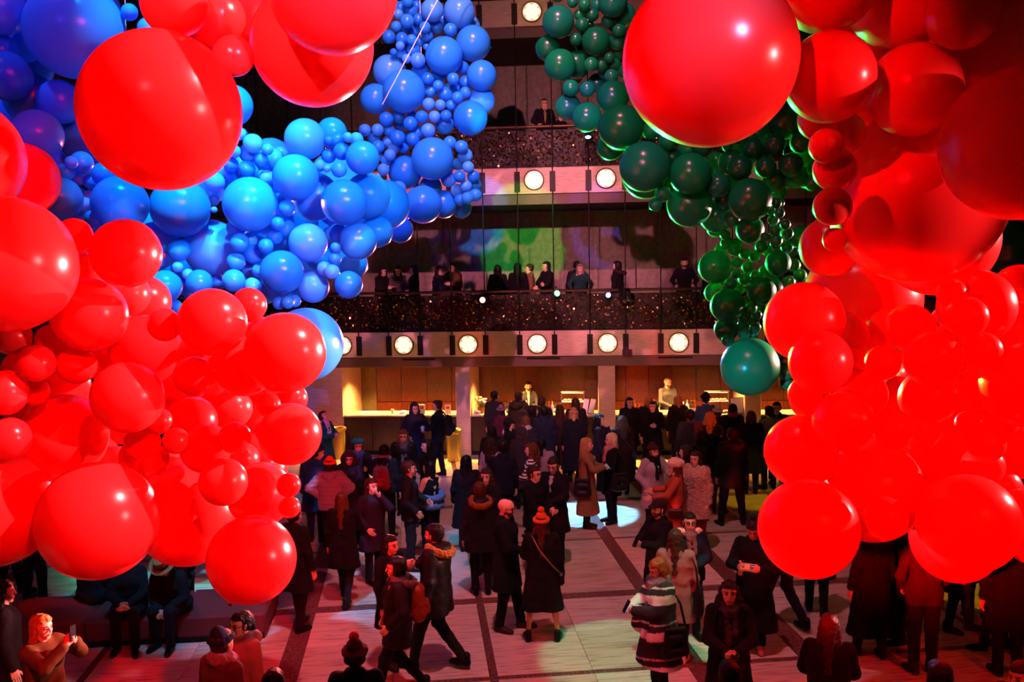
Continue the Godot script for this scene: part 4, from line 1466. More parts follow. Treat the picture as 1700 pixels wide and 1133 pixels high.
func carried(it: Array, d: Dictionary, X: Transform3D) -> void:
	var L: Transform3D = d.j.L
	match it[0]:
		"phone":
			var s: int = it[1]
			var hf := hand_frame(d, s)
			var W: Vector3 = hf.origin - hf.basis.y * 0.10
			var tiltb := Basis(Vector3.RIGHT, deg_to_rad(float(it[2])))
			var o := thing("phone", it[3], "phone", X * Transform3D(tiltb, W + Vector3(0, 0.035, 0.0)))
			mi("case", box(0.074, 0.15, 0.009, 0.003), mats["black_metal"], o)
			if it.size() > 4:
				mi("screen", box(0.066, 0.138, 0.002, 0.0), glow("screen_glow", Color(0.55, 0.75, 1.0), 1.6), o, at(0, 0, -0.0055))
			else:
				mi("screen", box(0.066, 0.138, 0.002, 0.0), mat("screen_dark", Color(0.02, 0.02, 0.03), 0.1), o, at(0, 0, -0.0055))
		"cup":
			var s: int = it[1]
			var hf := hand_frame(d, s)
			var W: Vector3 = hf.origin - hf.basis.y * 0.085
			var o := thing("cup", it[2], "cup", X * at(W.x, W.y - 0.02, W.z))
			mi("wall", lathe([[0.0, -0.05], [0.028, -0.05], [0.038, 0.055], [0.036, 0.055], [0.027, -0.044], [0.0, -0.044]], 16, "cup_wall"), mats["white"], o)
		"backpack":
			var o := thing("backpack", it[2], "backpack", X * L * at(0, 1.16, -0.235))
			var c := cloth("leather" if it.size() > 3 else "wool", Color.html(it[1]))
			mi("bag", cache_nets("backpack"), c, o)
			mi("front_pocket", cache_nets("pocket"), c, o, at(0, -0.08, -0.10))
			for s in [-1.0, 1.0]:
				mi("strap", tube([Vector3(0.08 * s, 0.18, 0.06), Vector3(0.12 * s, 0.29, 0.16), Vector3(0.135 * s, 0.24, 0.33), Vector3(0.15 * s, 0.08, 0.36), Vector3(0.17 * s, -0.05, 0.24), Vector3(0.12 * s, -0.12, 0.08)], 0.017, 6), c, o)
		"tote":
			var s := float(it[3])
			var o := thing("shoulder_bag", it[2], "bag", X * L * Transform3D(Basis(Vector3.UP, PI * 0.5), Vector3(0.29 * s, 0.86, -0.05)))
			var c := cloth("leather", Color.html(it[1]))
			mi("bag", cache_nets("tote"), c, o)
			mi("strap", tube([Vector3(-0.13, 0.14, 0), Vector3(-0.08, 0.40, -0.03), Vector3(0.0, 0.57, -0.10), Vector3(0.08, 0.40, -0.03), Vector3(0.13, 0.14, 0)] if s > 0 else [Vector3(-0.13, 0.14, 0), Vector3(-0.08, 0.40, 0.03), Vector3(0.0, 0.57, 0.10), Vector3(0.08, 0.40, 0.03), Vector3(0.13, 0.14, 0)], 0.014, 6), c, o)
		"cross":
			# small bag at the hip on a long strap over the other shoulder
			var s := float(it[3])
			var o := thing("crossbody_bag", it[2], "bag", X * L)
			var c := cloth("leather", Color.html(it[1]))
			mi("bag", box(0.24, 0.17, 0.08, 0.03), c, o, Transform3D(Basis(Vector3.UP, PI * 0.5), Vector3(0.25 * s, 0.86, 0.0)))
			var cs := mat("chain_strap", Color(0.62, 0.48, 0.34), 0.35, 0.7) if it.size() > 4 else c
			mi("strap", tube([Vector3(0.24 * s, 0.93, -0.05), Vector3(0.14 * s, 1.06, -0.155), Vector3(-0.02 * s, 1.26, -0.165), Vector3(-0.13 * s, 1.44, -0.06), Vector3(-0.10 * s, 1.42, 0.08), Vector3(0.02 * s, 1.26, 0.165), Vector3(0.15 * s, 1.05, 0.155), Vector3(0.24 * s, 0.93, 0.05)], 0.010, 6), cs, o)
		"snack":
			var hf := hand_frame(d, 0)
			var o := thing("snack_packet", it[1], "packet", X * Transform3D(Basis(Vector3.RIGHT, -0.9), Vector3(0, hf.origin.y + 0.03, hf.origin.z + 0.07)))
			mi("wrapper", box(0.19, 0.11, 0.035, 0.014), mat("wrapper", Color(0.75, 0.7, 0.3), 0.3), o)
			mi("print", box(0.07, 0.09, 0.038, 0.012), mat("wrapper_blue", Color(0.05, 0.12, 0.5), 0.3), o, at(0.05, 0, 0))
			mi("print", box(0.05, 0.07, 0.038, 0.012), mat("wrapper_green", Color(0.08, 0.4, 0.15), 0.3), o, at(-0.055, 0, 0))
		"bottle":
			var o := thing("water_bottle", it[1], "bottle", X * L * at(-0.13, 1.12, 0.19))
			mi("wall", lathe([[0.0, -0.09], [0.03, -0.09], [0.032, 0.03], [0.014, 0.07], [0.0, 0.072]], 14, "wbottle"), mat("clear_plastic", Color(0.75, 0.8, 0.85), 0.15), o)
			mi("cap", lathe([[0.0, 0.07], [0.015, 0.07], [0.015, 0.09], [0.0, 0.09]], 12, "wcap"), mats["white"], o)
		"camera":
			var a := hand_frame(d, 0)
			var b := hand_frame(d, 1)
			var c := (a.origin + b.origin) * 0.5 + Vector3(0, 0.06, 0.09)
			var o := thing("hand_camera", it[1], "camera", X * Transform3D(Basis(), c))
			mi("body", box(0.13, 0.09, 0.05, 0.008), mats["black_metal"], o)
			mi("barrel", lathe([[0.0, 0.0], [0.035, 0.0], [0.035, 0.07], [0.0, 0.07]], 16, "barrel"), mats["black_metal"], o, Transform3D(Basis(Vector3.RIGHT, PI / 2), Vector3(0, 0, 0.02)))

func cache_nets(kind: String) -> Mesh:
	if cache.has(kind):
		return cache[kind]
	var b := PackedFloat32Array()
	match kind:
		"backpack":
			for s in [-1.0, 1.0]:
				cap(b, Vector3(0.07 * s, -0.14, 0), Vector3(0.055 * s, 0.13, 0), 0.095, 0.08)
			cap(b, Vector3(0, 0.13, 0), Vector3(0, 0.20, 0.02), 0.085, 0.03)
		"pocket":
			cap(b, Vector3(-0.05, -0.02, 0), Vector3(0.05, -0.02, 0), 0.05, 0.05)
			cap(b, Vector3(-0.05, 0.05, 0), Vector3(0.05, 0.05, 0), 0.045, 0.045)
		"tote":
			for s in [-1.0, 1.0]:
				cap(b, Vector3(0.11 * s, -0.13, 0), Vector3(0.11 * s, 0.12, 0), 0.06, 0.035)
			cap(b, Vector3(-0.05, -0.13, 0), Vector3(0.05, -0.13, 0), 0.065, 0.065)
			cap(b, Vector3(-0.06, 0.02, 0), Vector3(0.06, 0.02, 0), 0.055, 0.055)
			cap(b, Vector3(-0.09, 0.12, 0), Vector3(0.09, 0.12, 0), 0.032, 0.032)
	cache[kind] = to_mesh(nets(b, 0.014, 0.02, {"amp": 0.008, "freq": 12.0}))
	return cache[kind]

func people() -> void:
	var plans := []
	for p in PEOPLE:
		plans.append(plan_person(p))
	run_jobs()
	for d in plans:
		make_person(d)

# ==================================================================== bar and furniture
func bar_top(u: float, w: float) -> Transform3D:
	return WALL * at(u, 1.055, w)

func bar_things() -> void:
	var r := RandomNumberGenerator.new()
	r.seed = 9
	# bottles
	var prof := [[0.0, 0.0], [0.036, 0.0], [0.038, 0.01], [0.038, 0.17], [0.030, 0.20], [0.014, 0.225], [0.013, 0.29], [0.016, 0.29], [0.016, 0.305], [0.0, 0.306]]
	var prof2 := [[0.0, 0.0], [0.042, 0.0], [0.044, 0.01], [0.044, 0.13], [0.034, 0.17], [0.016, 0.20], [0.015, 0.25], [0.0, 0.252]]
	var glass := [mat("glass_clear", Color(0.80, 0.82, 0.80), 0.08), mat("glass_amber", Color(0.55, 0.22, 0.05), 0.08), mat("glass_green", Color(0.12, 0.28, 0.12), 0.08), mat("glass_pink", Color(0.75, 0.35, 0.30), 0.08)]
	var gn := ["clear", "amber", "green", "rose"]
	var places := []
	for k in 9:
		places.append([-0.98 + 0.062 * k, "row of bottles beside the flowers on the middle bar top"])
	for k in 4:
		places.append([0.02 + 0.085 * k, "few bottles before the standing heads of the middle bar top"])
	for k in 7:
		places.append([2.30 + 0.10 * k, "row of bottles before the bald bartender"])
	for k in 4:
		places.append([3.55 + 0.09 * k, "bottles beside the pastry display"])
	for p in places:
		var g := r.randi() % 4
		var o := thing("bottle", "%s glass bottle in the %s" % [gn[g], p[1]], "bottle", bar_top(p[0], -0.28 - r.randf() * 0.2), p[1])
		mi("glass", lathe(prof if r.randf() < 0.6 else prof2, 14), glass[g], o)
		mi("label", lathe([[0.0445, 0.04], [0.0445, 0.11]], 14, "bottle_label"), mats["paper"], o)
	# left bay: cup stacks, papers, menu card
	for k in 3:
		var u: float = [-4.0, -3.52, -3.32][k]
		var n: int = [1, 4, 3][k]
		for q in n:
			var o := thing("paper_cup", "white paper cup in a stack on the left bay's bar top", "cup", bar_top(u + 0.01 * (k % 2), -0.30) * at(0, 0.025 * q + 0.001, 0), "white cups on the bar")
			mi("wall", lathe([[0.0, 0.0], [0.030, 0.0], [0.042, 0.11], [0.044, 0.112], [0.041, 0.112], [0.029, 0.004], [0.0, 0.004]], 16, "paper_cup"), mats["white"], o)
			mi("sleeve", lathe([[0.0345, 0.03], [0.0405, 0.085]], 16, "paper_sleeve"), mats["paper"], o)
	var pl := thing("napkin_pile", "pile of white napkins beside the paper cups", "napkins", bar_top(-3.72, -0.28))
	for k in 5:
		mi("napkin", box(0.20, 0.012, 0.20, 0.004), mats["paper"], pl, Transform3D(Basis(Vector3.UP, k * 0.13), Vector3(0, 0.007 + 0.012 * k, 0)))
	var bk := thing("paper_stack", "loose white papers at the end of the left bay's bar top", "papers", bar_top(-4.75, -0.45))
	for k in 3:
		mi("sheet", box(0.30, 0.004, 0.21, 0.001), mats["paper"], bk, Transform3D(Basis(Vector3.UP, k * 0.3 - 0.2), Vector3(0.09 * k, 0.004 + 0.004 * k, 0)))
	for a in [[-3.20, "tall white carton with red print behind the paper cups"], [-2.52, "white menu card standing near the stone pier"]]:
		var o := thing("menu_card", a[1], "card", bar_top(a[0], -0.22))
		mi("card", box(0.16, 0.24, 0.03 if a[0] < -3.0 else 0.012, 0.003), mats["paper"], o, at(0, 0.125, 0))
		mi("print", box(0.09, 0.07, 0.002, 0.0), mat("card_print", Color(0.75, 0.2, 0.22), 0.7), o, at(0, 0.16, 0.016 if a[0] < -3.0 else 0.0065))
	# flowers in a pot
	var fl := thing("flower_pot", "pot of pale flowers standing beside the lit stone pier", "flower pot", bar_top(-1.66, -0.30))
	mi("pot", lathe([[0.0, 0.0], [0.07, 0.0], [0.10, 0.15], [0.092, 0.15], [0.07, 0.02], [0.0, 0.02]], 20), mat("terracotta_pot", Color(0.62, 0.42, 0.20), 0.6), fl)
	for k in 16:
		var p := Vector3(r.randf_range(-0.14, 0.14), r.randf_range(0.22, 0.40), r.randf_range(-0.10, 0.10))
		mi("stem", tube([Vector3(p.x * 0.3, 0.12, p.z * 0.3), p], 0.005, 5), mat("stem_green", Color(0.25, 0.45, 0.12), 0.7), fl)
		mi("blossom", lathe([[0.0, -0.02], [0.03, -0.012], [0.048, 0.012], [0.03, 0.022], [0.0, 0.018]], 7, "blossom"), mat("blossom_%d" % (k % 3), [Color(0.92, 0.85, 0.88), Color(0.75, 0.45, 0.62), Color(0.90, 0.88, 0.45)][k % 3], 0.7), fl, Transform3D(Basis(Vector3.RIGHT, r.randf_range(-0.6, 0.9)), p))
	var nb := thing("napkin_box", "small white box in front of the flower pot", "box", bar_top(-1.74, -0.12))
	mi("carton", box(0.16, 0.09, 0.12, 0.004), mats["white"], nb, at(0, 0.046, 0))
	mi("print", box(0.05, 0.05, 0.002, 0.0), mat("card_print", Color(0.75, 0.2, 0.22), 0.7), nb, at(0, 0.045, 0.061))
	# lit display shelves: a frame, a lamp bar, a tray of pastries
	for a in [[0.72, "pastry display with lamp bar on the middle bar top"], [4.38, "pastry display with lamp bar beside the teal balloon"]]:
		var o := thing("pastry_display", a[1], "display", bar_top(a[0], -0.36))
		for s in [-1.0, 1.0]:
			mi("post", box(0.02, 0.52, 0.02, 0.002), mats["steel"], o, at(0.29 * s, 0.26, 0))
		mi("lamp_bar", box(0.62, 0.03, 0.09, 0.006), mats["steel"], o, at(0, 0.53, 0))
		mi("lamp_tube", box(0.54, 0.012, 0.05, 0.004), glow("tube_glow", Color(1.0, 0.82, 0.55), 5.0), o, at(0, 0.508, 0))
		var l := AreaLight3D.new()
		l.name = "light"
		l.light_color = Color(1.0, 0.80, 0.52)
		l.light_energy = 0.5
		l.area_size = Vector2(0.5, 0.05)
		l.area_range = 6.0
		l.shadow_enabled = true
		l.position = Vector3(0, 0.495, 0)
		l.rotation = Vector3(-PI / 2, 0, 0)
		o.add_child(l)
		mi("tray", box(0.56, 0.02, 0.26, 0.004), mats["white"], o, at(0, 0.29, 0))
		mi("shelf_leg", box(0.02, 0.28, 0.2, 0.002), mats["steel"], o, at(0, 0.14, 0))
	for a in [[0.72, "middle bar"], [4.38, "bar beside the teal balloon"]]:
		for k in 5:
			var o := mi("pastry", lathe([[0.0, 0.0], [0.045, 0.0], [0.055, 0.02], [0.04, 0.05], [0.0, 0.06]], 10, "pastry"), mat("pastry", Color(0.85, 0.70, 0.48), 0.7), null, bar_top(a[0] - 0.2 + 0.1 * k, -0.36) * at(0, 0.301, 0.02 * (k % 2)))
			tag(o, "pale round pastry on the display tray of the %s" % a[1], "pastry", "pastries of the %s" % a[1])
	for a in [[1.02, 0.16, "leaning white menu board near the lamp bar of the middle bar top"], [1.17, 0.22, "tilted white menu board next to the stone pier"], [4.86, -0.05, "framed pale board standing beside the lit pier"]]:
		var o := thing("menu_board", a[2], "board", bar_top(a[0], -0.16) * Transform3D(Basis(Vector3.FORWARD, a[1]), Vector3()))
		mi("panel", box(0.13 if a[0] < 4 else 0.30, 0.38, 0.012, 0.002), mats["paper"], o, at(0, 0.20, 0))
		mi("border", box(0.15 if a[0] < 4 else 0.33, 0.41, 0.008, 0.002), mats["bronze_dark"], o, at(0, 0.20, -0.006))
	# gold litter bins by the bar
	for a in [[-2.26, 0.60, "gold metal litter bin beside the stone pier"], [-5.3, 0.32, "gold metal litter bin beside the teal-coated person"]]:
		var o := thing("litter_bin", a[2], "bin", WALL * at(a[0], 0, a[1]))
		mi("can", lathe([[0.0, 0.0], [0.17, 0.0], [0.175, 0.02], [0.185, 0.74], [0.175, 0.74], [0.165, 0.05], [0.0, 0.05]], 28, "bin_can"), mats["brass"], o)
		mi("collar", lathe([[0.186, 0.70], [0.215, 0.74], [0.22, 0.79], [0.20, 0.80], [0.15, 0.79], [0.14, 0.75]], 28, "bin_collar"), mats["brass"], o)
		mi("liner", lathe([[0.175, 0.66], [0.15, 0.70], [0.0, 0.60]], 24, "bin_liner"), mats["bronze_dark"], o)

func furniture() -> void:
	# long low upholstered bench with people on it
	var bx := Transform3D(Basis(Vector3.UP, deg_to_rad(5.0)), Vector3(-5.15, 0, -12.05))
	var b := thing("bench", "long dark red upholstered bench under the red balloon bunch", "bench", bx)
	var cloth_m := mat("bench_fabric", Color(0.36, 0.06, 0.06), 0.9)
	mi("plinth", box(3.45, 0.08, 0.95, 0.01), mats["bronze_dark"], b, at(0, 0.04, 0))
	for k in 3:
		mi("cushion", box(1.165, 0.29, 1.05, 0.03), cloth_m, b, at(-1.17 + 1.17 * k, 0.225, 0))
	# black moving head on the first balcony rail and a small blue box on the stone front
	var mh := thing("moving_head", "black moving-head lamp clamped to the first balcony rail", "stage light", WALL * Transform3D(Basis(Vector3.UP, 0.9), Vector3(2.07, 4.02, 0.30)))
	mi("head", lathe([[0.0, -0.2], [0.08, -0.19], [0.105, -0.1], [0.11, 0.12], [0.10, 0.16], [0.085, 0.155]], 20), mats["black_metal"], mh, Transform3D(Basis(Vector3.RIGHT, PI / 2 - 0.25), Vector3(0, 0, 0.05)))
	mi("base", box(0.24, 0.10, 0.2, 0.02), mats["black_metal"], mh, at(0, 0.20, -0.05))
	for s in [-1.0, 1.0]:
		mi("fork", box(0.03, 0.24, 0.07, 0.01), mats["black_metal"], mh, at(0.13 * s, 0.08, 0.02))
		mi("ring", lathe([[0.112, 0.07 * s], [0.118, 0.07 * s + 0.01], [0.112, 0.07 * s + 0.02]], 20), mats["steel"], mh, Transform3D(Basis(Vector3.RIGHT, PI / 2 - 0.25), Vector3(0, 0, 0.05)))
	var pb := thing("projector_box", "small navy box fixed to the stone front below the moving head", "projector", WALL * at(2.1, 2.66, 0.16))
	mi("case", box(0.24, 0.15, 0.18, 0.012), mat("navy_case", Color(0.03, 0.05, 0.16), 0.4), pb)
	mi("bracket", box(0.06, 0.06, 0.12, 0.004), mats["black_metal"], pb, at(0, 0.09, -0.06))
	mi("lens", lathe([[0.03, 0.0], [0.03, 0.02], [0.0, 0.022]], 14), mats["black_metal"], pb, Transform3D(Basis(Vector3.RIGHT, PI / 2), Vector3(0.04, 0, 0.085)))

const BALLOONS = {
	"red_a": [-2.84,6.27,-7.54,0.646, -1.42,7.26,-7.65,0.544, -1.82,7.04,-8.67,0.569, -4.14,5.04,-7.43,0.557, -4.67,5.94,-7.75,0.535, -2.75,7.17,-7.71,0.275, -2.57,7.18,-8.23,0.256, -2.35,6.79,-7.95,0.176, -5.38,5.98,-10.09,0.405, -2.84,6.97,-8.54,0.200, -2.42,7.43,-9.30,0.374, -2.71,7.96,-9.77,0.379],
	"red_b": [-3.69,2.77,-7.83,0.517, -2.34,2.40,-7.80,0.389, -3.24,2.55,-8.75,0.506, -4.71,2.83,-8.05,0.520, -2.39,2.85,-8.32,0.305, -4.43,3.35,-8.79,0.415, -3.41,3.85,-7.93,0.315, -1.98,3.50,-7.90,0.277, -3.81,4.58,-8.15,0.337, -2.01,4.22,-7.96,0.357, -2.49,4.06,-8.34,0.280, -3.42,5.12,-8.08,0.306, -2.65,4.50,-7.99,0.299, -3.51,4.21,-8.62,0.335, -3.86,5.28,-8.06,0.160, -4.01,4.94,-8.54,0.216, -3.76,4.74,-8.85,0.224, -2.50,4.62,-8.61,0.166, -3.10,4.48,-8.05,0.150, -4.50,3.91,-7.93,0.203, -4.23,4.16,-7.98,0.166, -4.00,4.11,-8.25,0.177, -4.41,3.87,-8.26,0.133, -4.46,4.40,-8.04,0.167, -4.25,4.33,-8.33,0.156, -2.22,3.73,-8.13,0.115, -2.27,3.49,-8.14,0.093, -2.51,3.45,-8.03,0.147, -3.26,3.58,-8.24,0.117, -2.99,3.46,-7.89,0.117, -2.06,3.75,-8.34,0.146, -2.00,3.05,-7.86,0.107, -2.01,2.84,-7.90,0.097, -3.45,3.37,-8.28,0.168, -3.61,3.19,-8.50,0.161, -3.27,3.25,-8.08,0.142, -3.08,3.52,-8.56,0.242, -3.31,3.73,-8.91,0.216, -2.86,4.01,-8.06,0.184, -3.13,3.63,-9.33,0.226, -2.80,3.58,-8.90,0.204, -2.83,3.33,-8.18,0.232, -2.65,3.11,-8.65,0.176, -2.56,3.15,-8.98,0.170, -2.97,3.28,-9.08,0.184, -3.49,3.52,-8.59,0.162, -2.51,3.77,-9.18,0.185, -3.99,4.08,-8.82,0.201, -4.97,3.46,-9.07,0.196, -4.47,3.50,-7.90,0.192, -4.14,2.91,-9.20,0.249, -4.92,2.94,-9.14,0.248, -2.95,4.16,-8.47,0.204, -4.12,4.93,-9.29,0.185, -2.40,4.30,-8.75,0.199, -4.37,4.80,-8.77,0.210, -4.57,4.09,-8.31,0.145, -4.02,2.56,-9.56,0.260, -2.59,3.08,-7.90,0.214, -4.73,4.86,-9.02,0.231, -4.72,3.78,-9.35,0.300, -4.07,4.42,-9.10,0.234, -3.47,4.01,-9.40,0.284, -3.91,3.72,-9.67,0.300, -3.18,3.69,-9.82,0.261, -2.67,3.43,-9.38,0.254, -4.63,3.45,-9.80,0.259, -5.06,3.26,-9.45,0.226, -3.63,2.88,-9.33,0.257, -3.48,2.70,-9.79,0.248, -4.51,3.23,-10.26,0.260, -2.60,2.87,-9.27,0.230, -4.55,4.29,-9.32,0.229, -5.14,4.67,-9.31,0.281, -2.73,4.28,-9.06,0.242, -4.65,2.89,-9.91,0.252, -2.99,2.37,-9.46,0.272, -3.86,4.64,-9.52,0.269],
	"red_q": [1.57,6.53,-7.16,0.677, 3.96,5.83,-7.10,0.588, 2.58,6.42,-7.40,0.362, 3.39,6.36,-7.69,0.382, 4.25,6.61,-7.89,0.530, 3.84,5.54,-8.61,0.813, 2.58,7.19,-7.49,0.407, 3.36,7.19,-7.89,0.460, 3.53,6.37,-9.26,0.279, 2.65,6.15,-7.85,0.175, 2.46,5.84,-7.10,0.135, 2.94,6.06,-8.06,0.190, 2.61,5.68,-7.33,0.174, 2.55,5.38,-7.20,0.152, 3.57,6.87,-7.26,0.282, 3.41,7.02,-8.62,0.280, 3.31,7.64,-8.53,0.330, 2.30,7.51,-8.07,0.312, 4.23,7.52,-8.19,0.423, 3.69,6.86,-9.46,0.259, 4.23,6.74,-8.67,0.248, 4.21,7.10,-9.00,0.219, 3.57,7.34,-9.02,0.251, 4.41,6.39,-8.91,0.206, 3.82,6.02,-9.60,0.269],
	"red_r": [4.16,2.52,-8.11,0.448, 2.70,2.49,-8.13,0.455, 4.60,5.16,-9.79,0.623, 4.21,4.46,-10.85,0.687, 2.83,4.02,-8.25,0.288, 3.45,3.99,-8.36,0.163, 2.87,4.35,-8.85,0.390, 3.87,4.03,-8.27,0.255, 4.18,4.41,-8.28,0.188, 4.35,4.09,-8.31,0.173, 4.16,4.62,-8.54,0.137, 4.55,4.47,-8.83,0.365, 5.11,4.15,-9.19,0.357, 3.35,5.08,-9.52,0.316, 3.03,5.14,-8.49,0.113, 3.55,2.65,-8.85,0.517, 2.79,3.10,-8.65,0.351, 2.97,3.56,-8.93,0.204, 2.79,3.68,-8.55,0.161, 4.20,2.39,-9.21,0.263, 4.74,1.92,-9.51,0.468, 4.79,2.55,-8.38,0.205, 4.81,2.66,-8.79,0.215, 4.90,2.20,-8.44,0.173, 4.55,2.93,-8.62,0.199, 4.35,3.24,-8.20,0.172, 4.29,3.39,-8.43,0.114, 4.48,3.36,-8.43,0.080, 4.13,3.30,-8.36,0.090, 3.49,3.39,-8.19,0.188, 4.80,3.75,-8.40,0.396, 3.03,3.47,-8.20,0.277, 3.81,2.88,-9.59,0.292, 3.97,3.62,-8.57,0.266, 4.55,2.79,-9.51,0.322, 4.42,2.56,-10.07,0.301, 3.67,2.66,-10.13,0.275, 3.34,3.66,-8.57,0.242, 3.88,3.59,-9.02,0.182, 4.51,3.58,-8.96,0.241, 4.94,3.57,-9.20,0.248, 4.80,3.34,-8.79,0.166, 4.88,2.25,-10.14,0.248, 3.84,4.28,-8.69,0.233, 4.17,3.18,-9.18,0.211, 4.53,3.31,-9.30,0.188, 5.13,2.97,-9.05,0.276, 3.37,3.87,-8.99,0.217, 5.35,4.61,-9.53,0.254, 3.42,2.57,-8.16,0.200, 5.14,2.74,-9.52,0.258, 5.08,4.86,-11.36,0.378, 3.47,4.14,-9.43,0.272, 4.03,4.12,-9.56,0.299, 3.75,3.32,-9.31,0.227, 4.40,3.71,-9.64,0.254, 4.89,3.83,-9.71,0.248, 5.32,3.80,-9.92,0.228, 4.74,3.13,-9.92,0.245, 5.23,3.09,-10.10,0.270, 4.64,2.72,-10.61,0.284, 3.86,2.20,-10.41,0.302, 4.89,2.23,-10.81,0.296, 5.50,2.20,-10.86,0.314, 5.36,3.18,-9.60,0.241, 4.91,4.20,-10.05,0.241, 4.75,4.24,-11.65,0.300, 3.32,3.58,-9.33,0.222, 5.57,2.20,-10.29,0.274, 4.03,2.90,-10.50,0.287],
	"blue_a": [-5.06,7.78,-10.89,0.561, -5.94,8.06,-10.92,0.317, -6.11,7.62,-11.18,0.215, -5.86,7.25,-10.84,0.284, -5.91,7.09,-11.43,0.324, -5.53,6.56,-10.78,0.295, -5.40,7.00,-11.12,0.265, -6.09,7.89,-11.65,0.305, -6.08,7.55,-12.01,0.179, -5.30,6.64,-11.68,0.383, -4.57,5.74,-10.71,0.325, -4.86,8.00,-11.51,0.127, -4.42,7.68,-10.92,0.085, -4.94,8.25,-11.57,0.135, -4.82,6.10,-10.89,0.143, -4.20,7.78,-10.89,0.127, -4.42,7.98,-10.91,0.099, -5.82,6.38,-12.06,0.317, -5.27,5.81,-10.71,0.254, -5.30,5.98,-11.03,0.092, -5.34,5.81,-11.14,0.096, -5.24,6.13,-10.86,0.091, -5.25,6.08,-11.16,0.081, -5.30,5.92,-11.27,0.072, -5.37,6.18,-10.96,0.079, -5.50,5.88,-11.14,0.072, -5.16,5.77,-11.08,0.087, -5.09,6.04,-11.13,0.093, -5.34,5.66,-11.29,0.095, -4.95,5.59,-10.79,0.085, -5.59,5.67,-11.39,0.172, -5.00,5.50,-10.93,0.080, -5.15,5.87,-11.20,0.081, -5.14,6.26,-11.03,0.138, -5.15,6.24,-10.79,0.075, -5.77,6.11,-11.78,0.082, -6.34,6.97,-11.78,0.231, -6.36,8.26,-12.11,0.314],
	"blue_b": [-4.30,5.76,-11.91,0.385, -3.39,5.79,-11.92,0.354, -2.79,6.13,-11.95,0.299, -2.99,4.90,-11.84,0.283, -4.08,5.24,-12.44,0.388, -2.70,6.65,-12.18,0.272, -2.67,5.92,-12.53,0.331, -2.16,5.79,-11.92,0.299, -1.91,6.37,-11.97,0.220, -1.94,5.91,-12.47,0.313, -2.03,5.29,-12.11,0.249, -4.75,5.28,-12.17,0.323, -4.51,4.74,-11.82,0.212, -3.62,4.80,-11.83,0.149, -4.07,4.78,-11.83,0.173, -3.60,7.08,-12.03,0.267, -3.51,6.71,-12.00,0.087, -2.68,5.28,-12.05,0.256, -2.41,6.78,-12.55,0.206, -1.86,5.43,-12.70,0.227, -2.91,5.09,-13.82,0.202, -2.66,4.69,-12.15,0.218, -2.50,4.99,-14.21,0.264, -2.12,4.72,-11.82,0.181, -3.15,4.76,-12.40,0.297, -2.69,3.95,-11.75,0.488, -3.34,6.58,-11.99,0.127, -3.46,6.48,-12.19,0.127, -3.53,6.73,-12.18,0.078, -3.58,6.48,-11.98,0.083, -3.66,6.32,-12.06,0.101, -3.15,6.50,-11.98,0.077, -3.26,6.38,-12.06,0.094, -3.15,6.42,-12.30,0.137, -3.12,6.50,-12.52,0.105, -3.22,6.15,-12.16,0.105, -3.10,5.91,-12.27,0.055, -2.20,6.47,-12.10,0.114, -2.28,6.63,-12.23,0.099, -2.40,6.43,-12.22,0.099, -2.37,6.62,-12.11,0.061, -2.01,6.63,-12.14,0.093, -2.22,6.22,-11.96,0.103, -2.52,6.30,-12.17,0.085, -2.38,6.24,-11.99,0.050, -3.46,6.27,-12.10,0.105, -2.91,5.73,-11.91,0.110, -3.00,5.48,-12.21,0.120, -3.03,5.53,-11.89,0.087, -2.34,5.41,-12.38,0.130, -3.18,6.04,-12.33,0.103, -2.10,6.64,-12.01,0.067, -3.53,5.29,-11.87,0.125, -3.61,5.05,-11.94,0.121, -3.42,5.14,-12.10,0.133, -3.54,4.94,-12.35,0.136, -3.67,5.49,-12.16,0.119, -3.51,5.33,-12.24,0.106, -3.42,4.72,-12.00,0.118, -3.33,4.92,-12.02,0.102, -4.35,4.99,-11.85,0.070, -4.26,4.89,-11.96,0.077, -4.40,4.77,-12.10,0.078, -4.69,4.51,-11.89,0.077, -4.61,4.50,-12.04,0.088, -4.44,4.47,-11.95,0.088, -3.80,6.21,-12.29,0.171, -3.87,6.09,-12.02,0.134, -3.56,6.26,-12.50,0.143, -3.35,6.20,-12.45,0.087, -3.95,5.87,-12.20,0.072, -3.88,5.73,-11.97,0.044, -4.34,5.21,-11.90,0.150, -4.44,5.20,-12.87,0.108, -4.01,4.76,-12.37,0.105, -4.35,4.66,-12.24,0.104, -3.85,6.11,-12.55,0.105, -2.29,5.21,-11.91,0.070, -2.34,4.89,-11.87,0.100, -2.32,5.48,-12.58,0.106, -2.49,5.40,-12.73,0.129, -2.92,4.50,-11.80,0.083, -3.06,4.49,-11.89,0.084, -2.88,4.51,-12.02,0.085, -2.47,4.93,-12.02,0.102, -3.20,5.24,-11.89,0.100, -3.11,5.36,-12.03,0.101, -3.09,5.46,-12.43,0.122, -3.21,5.57,-12.62,0.106, -3.42,5.01,-12.60,0.106, -2.91,5.07,-12.24,0.103, -2.31,5.06,-11.94,0.084, -4.57,5.01,-13.29,0.389, -4.36,5.19,-14.06,0.430, -3.46,5.34,-12.84,0.295, -3.27,5.61,-13.50,0.423, -2.89,5.54,-14.24,0.416, -2.61,6.25,-13.87,0.437, -3.34,6.47,-12.88,0.302, -3.87,6.35,-13.23,0.342, -4.51,6.26,-13.56,0.366, -5.31,4.94,-13.59,0.401, -3.61,4.74,-12.97,0.331, -3.37,4.99,-14.59,0.390, -5.06,5.61,-12.62,0.316, -2.52,5.88,-15.47,0.412, -1.79,5.83,-13.13,0.357],
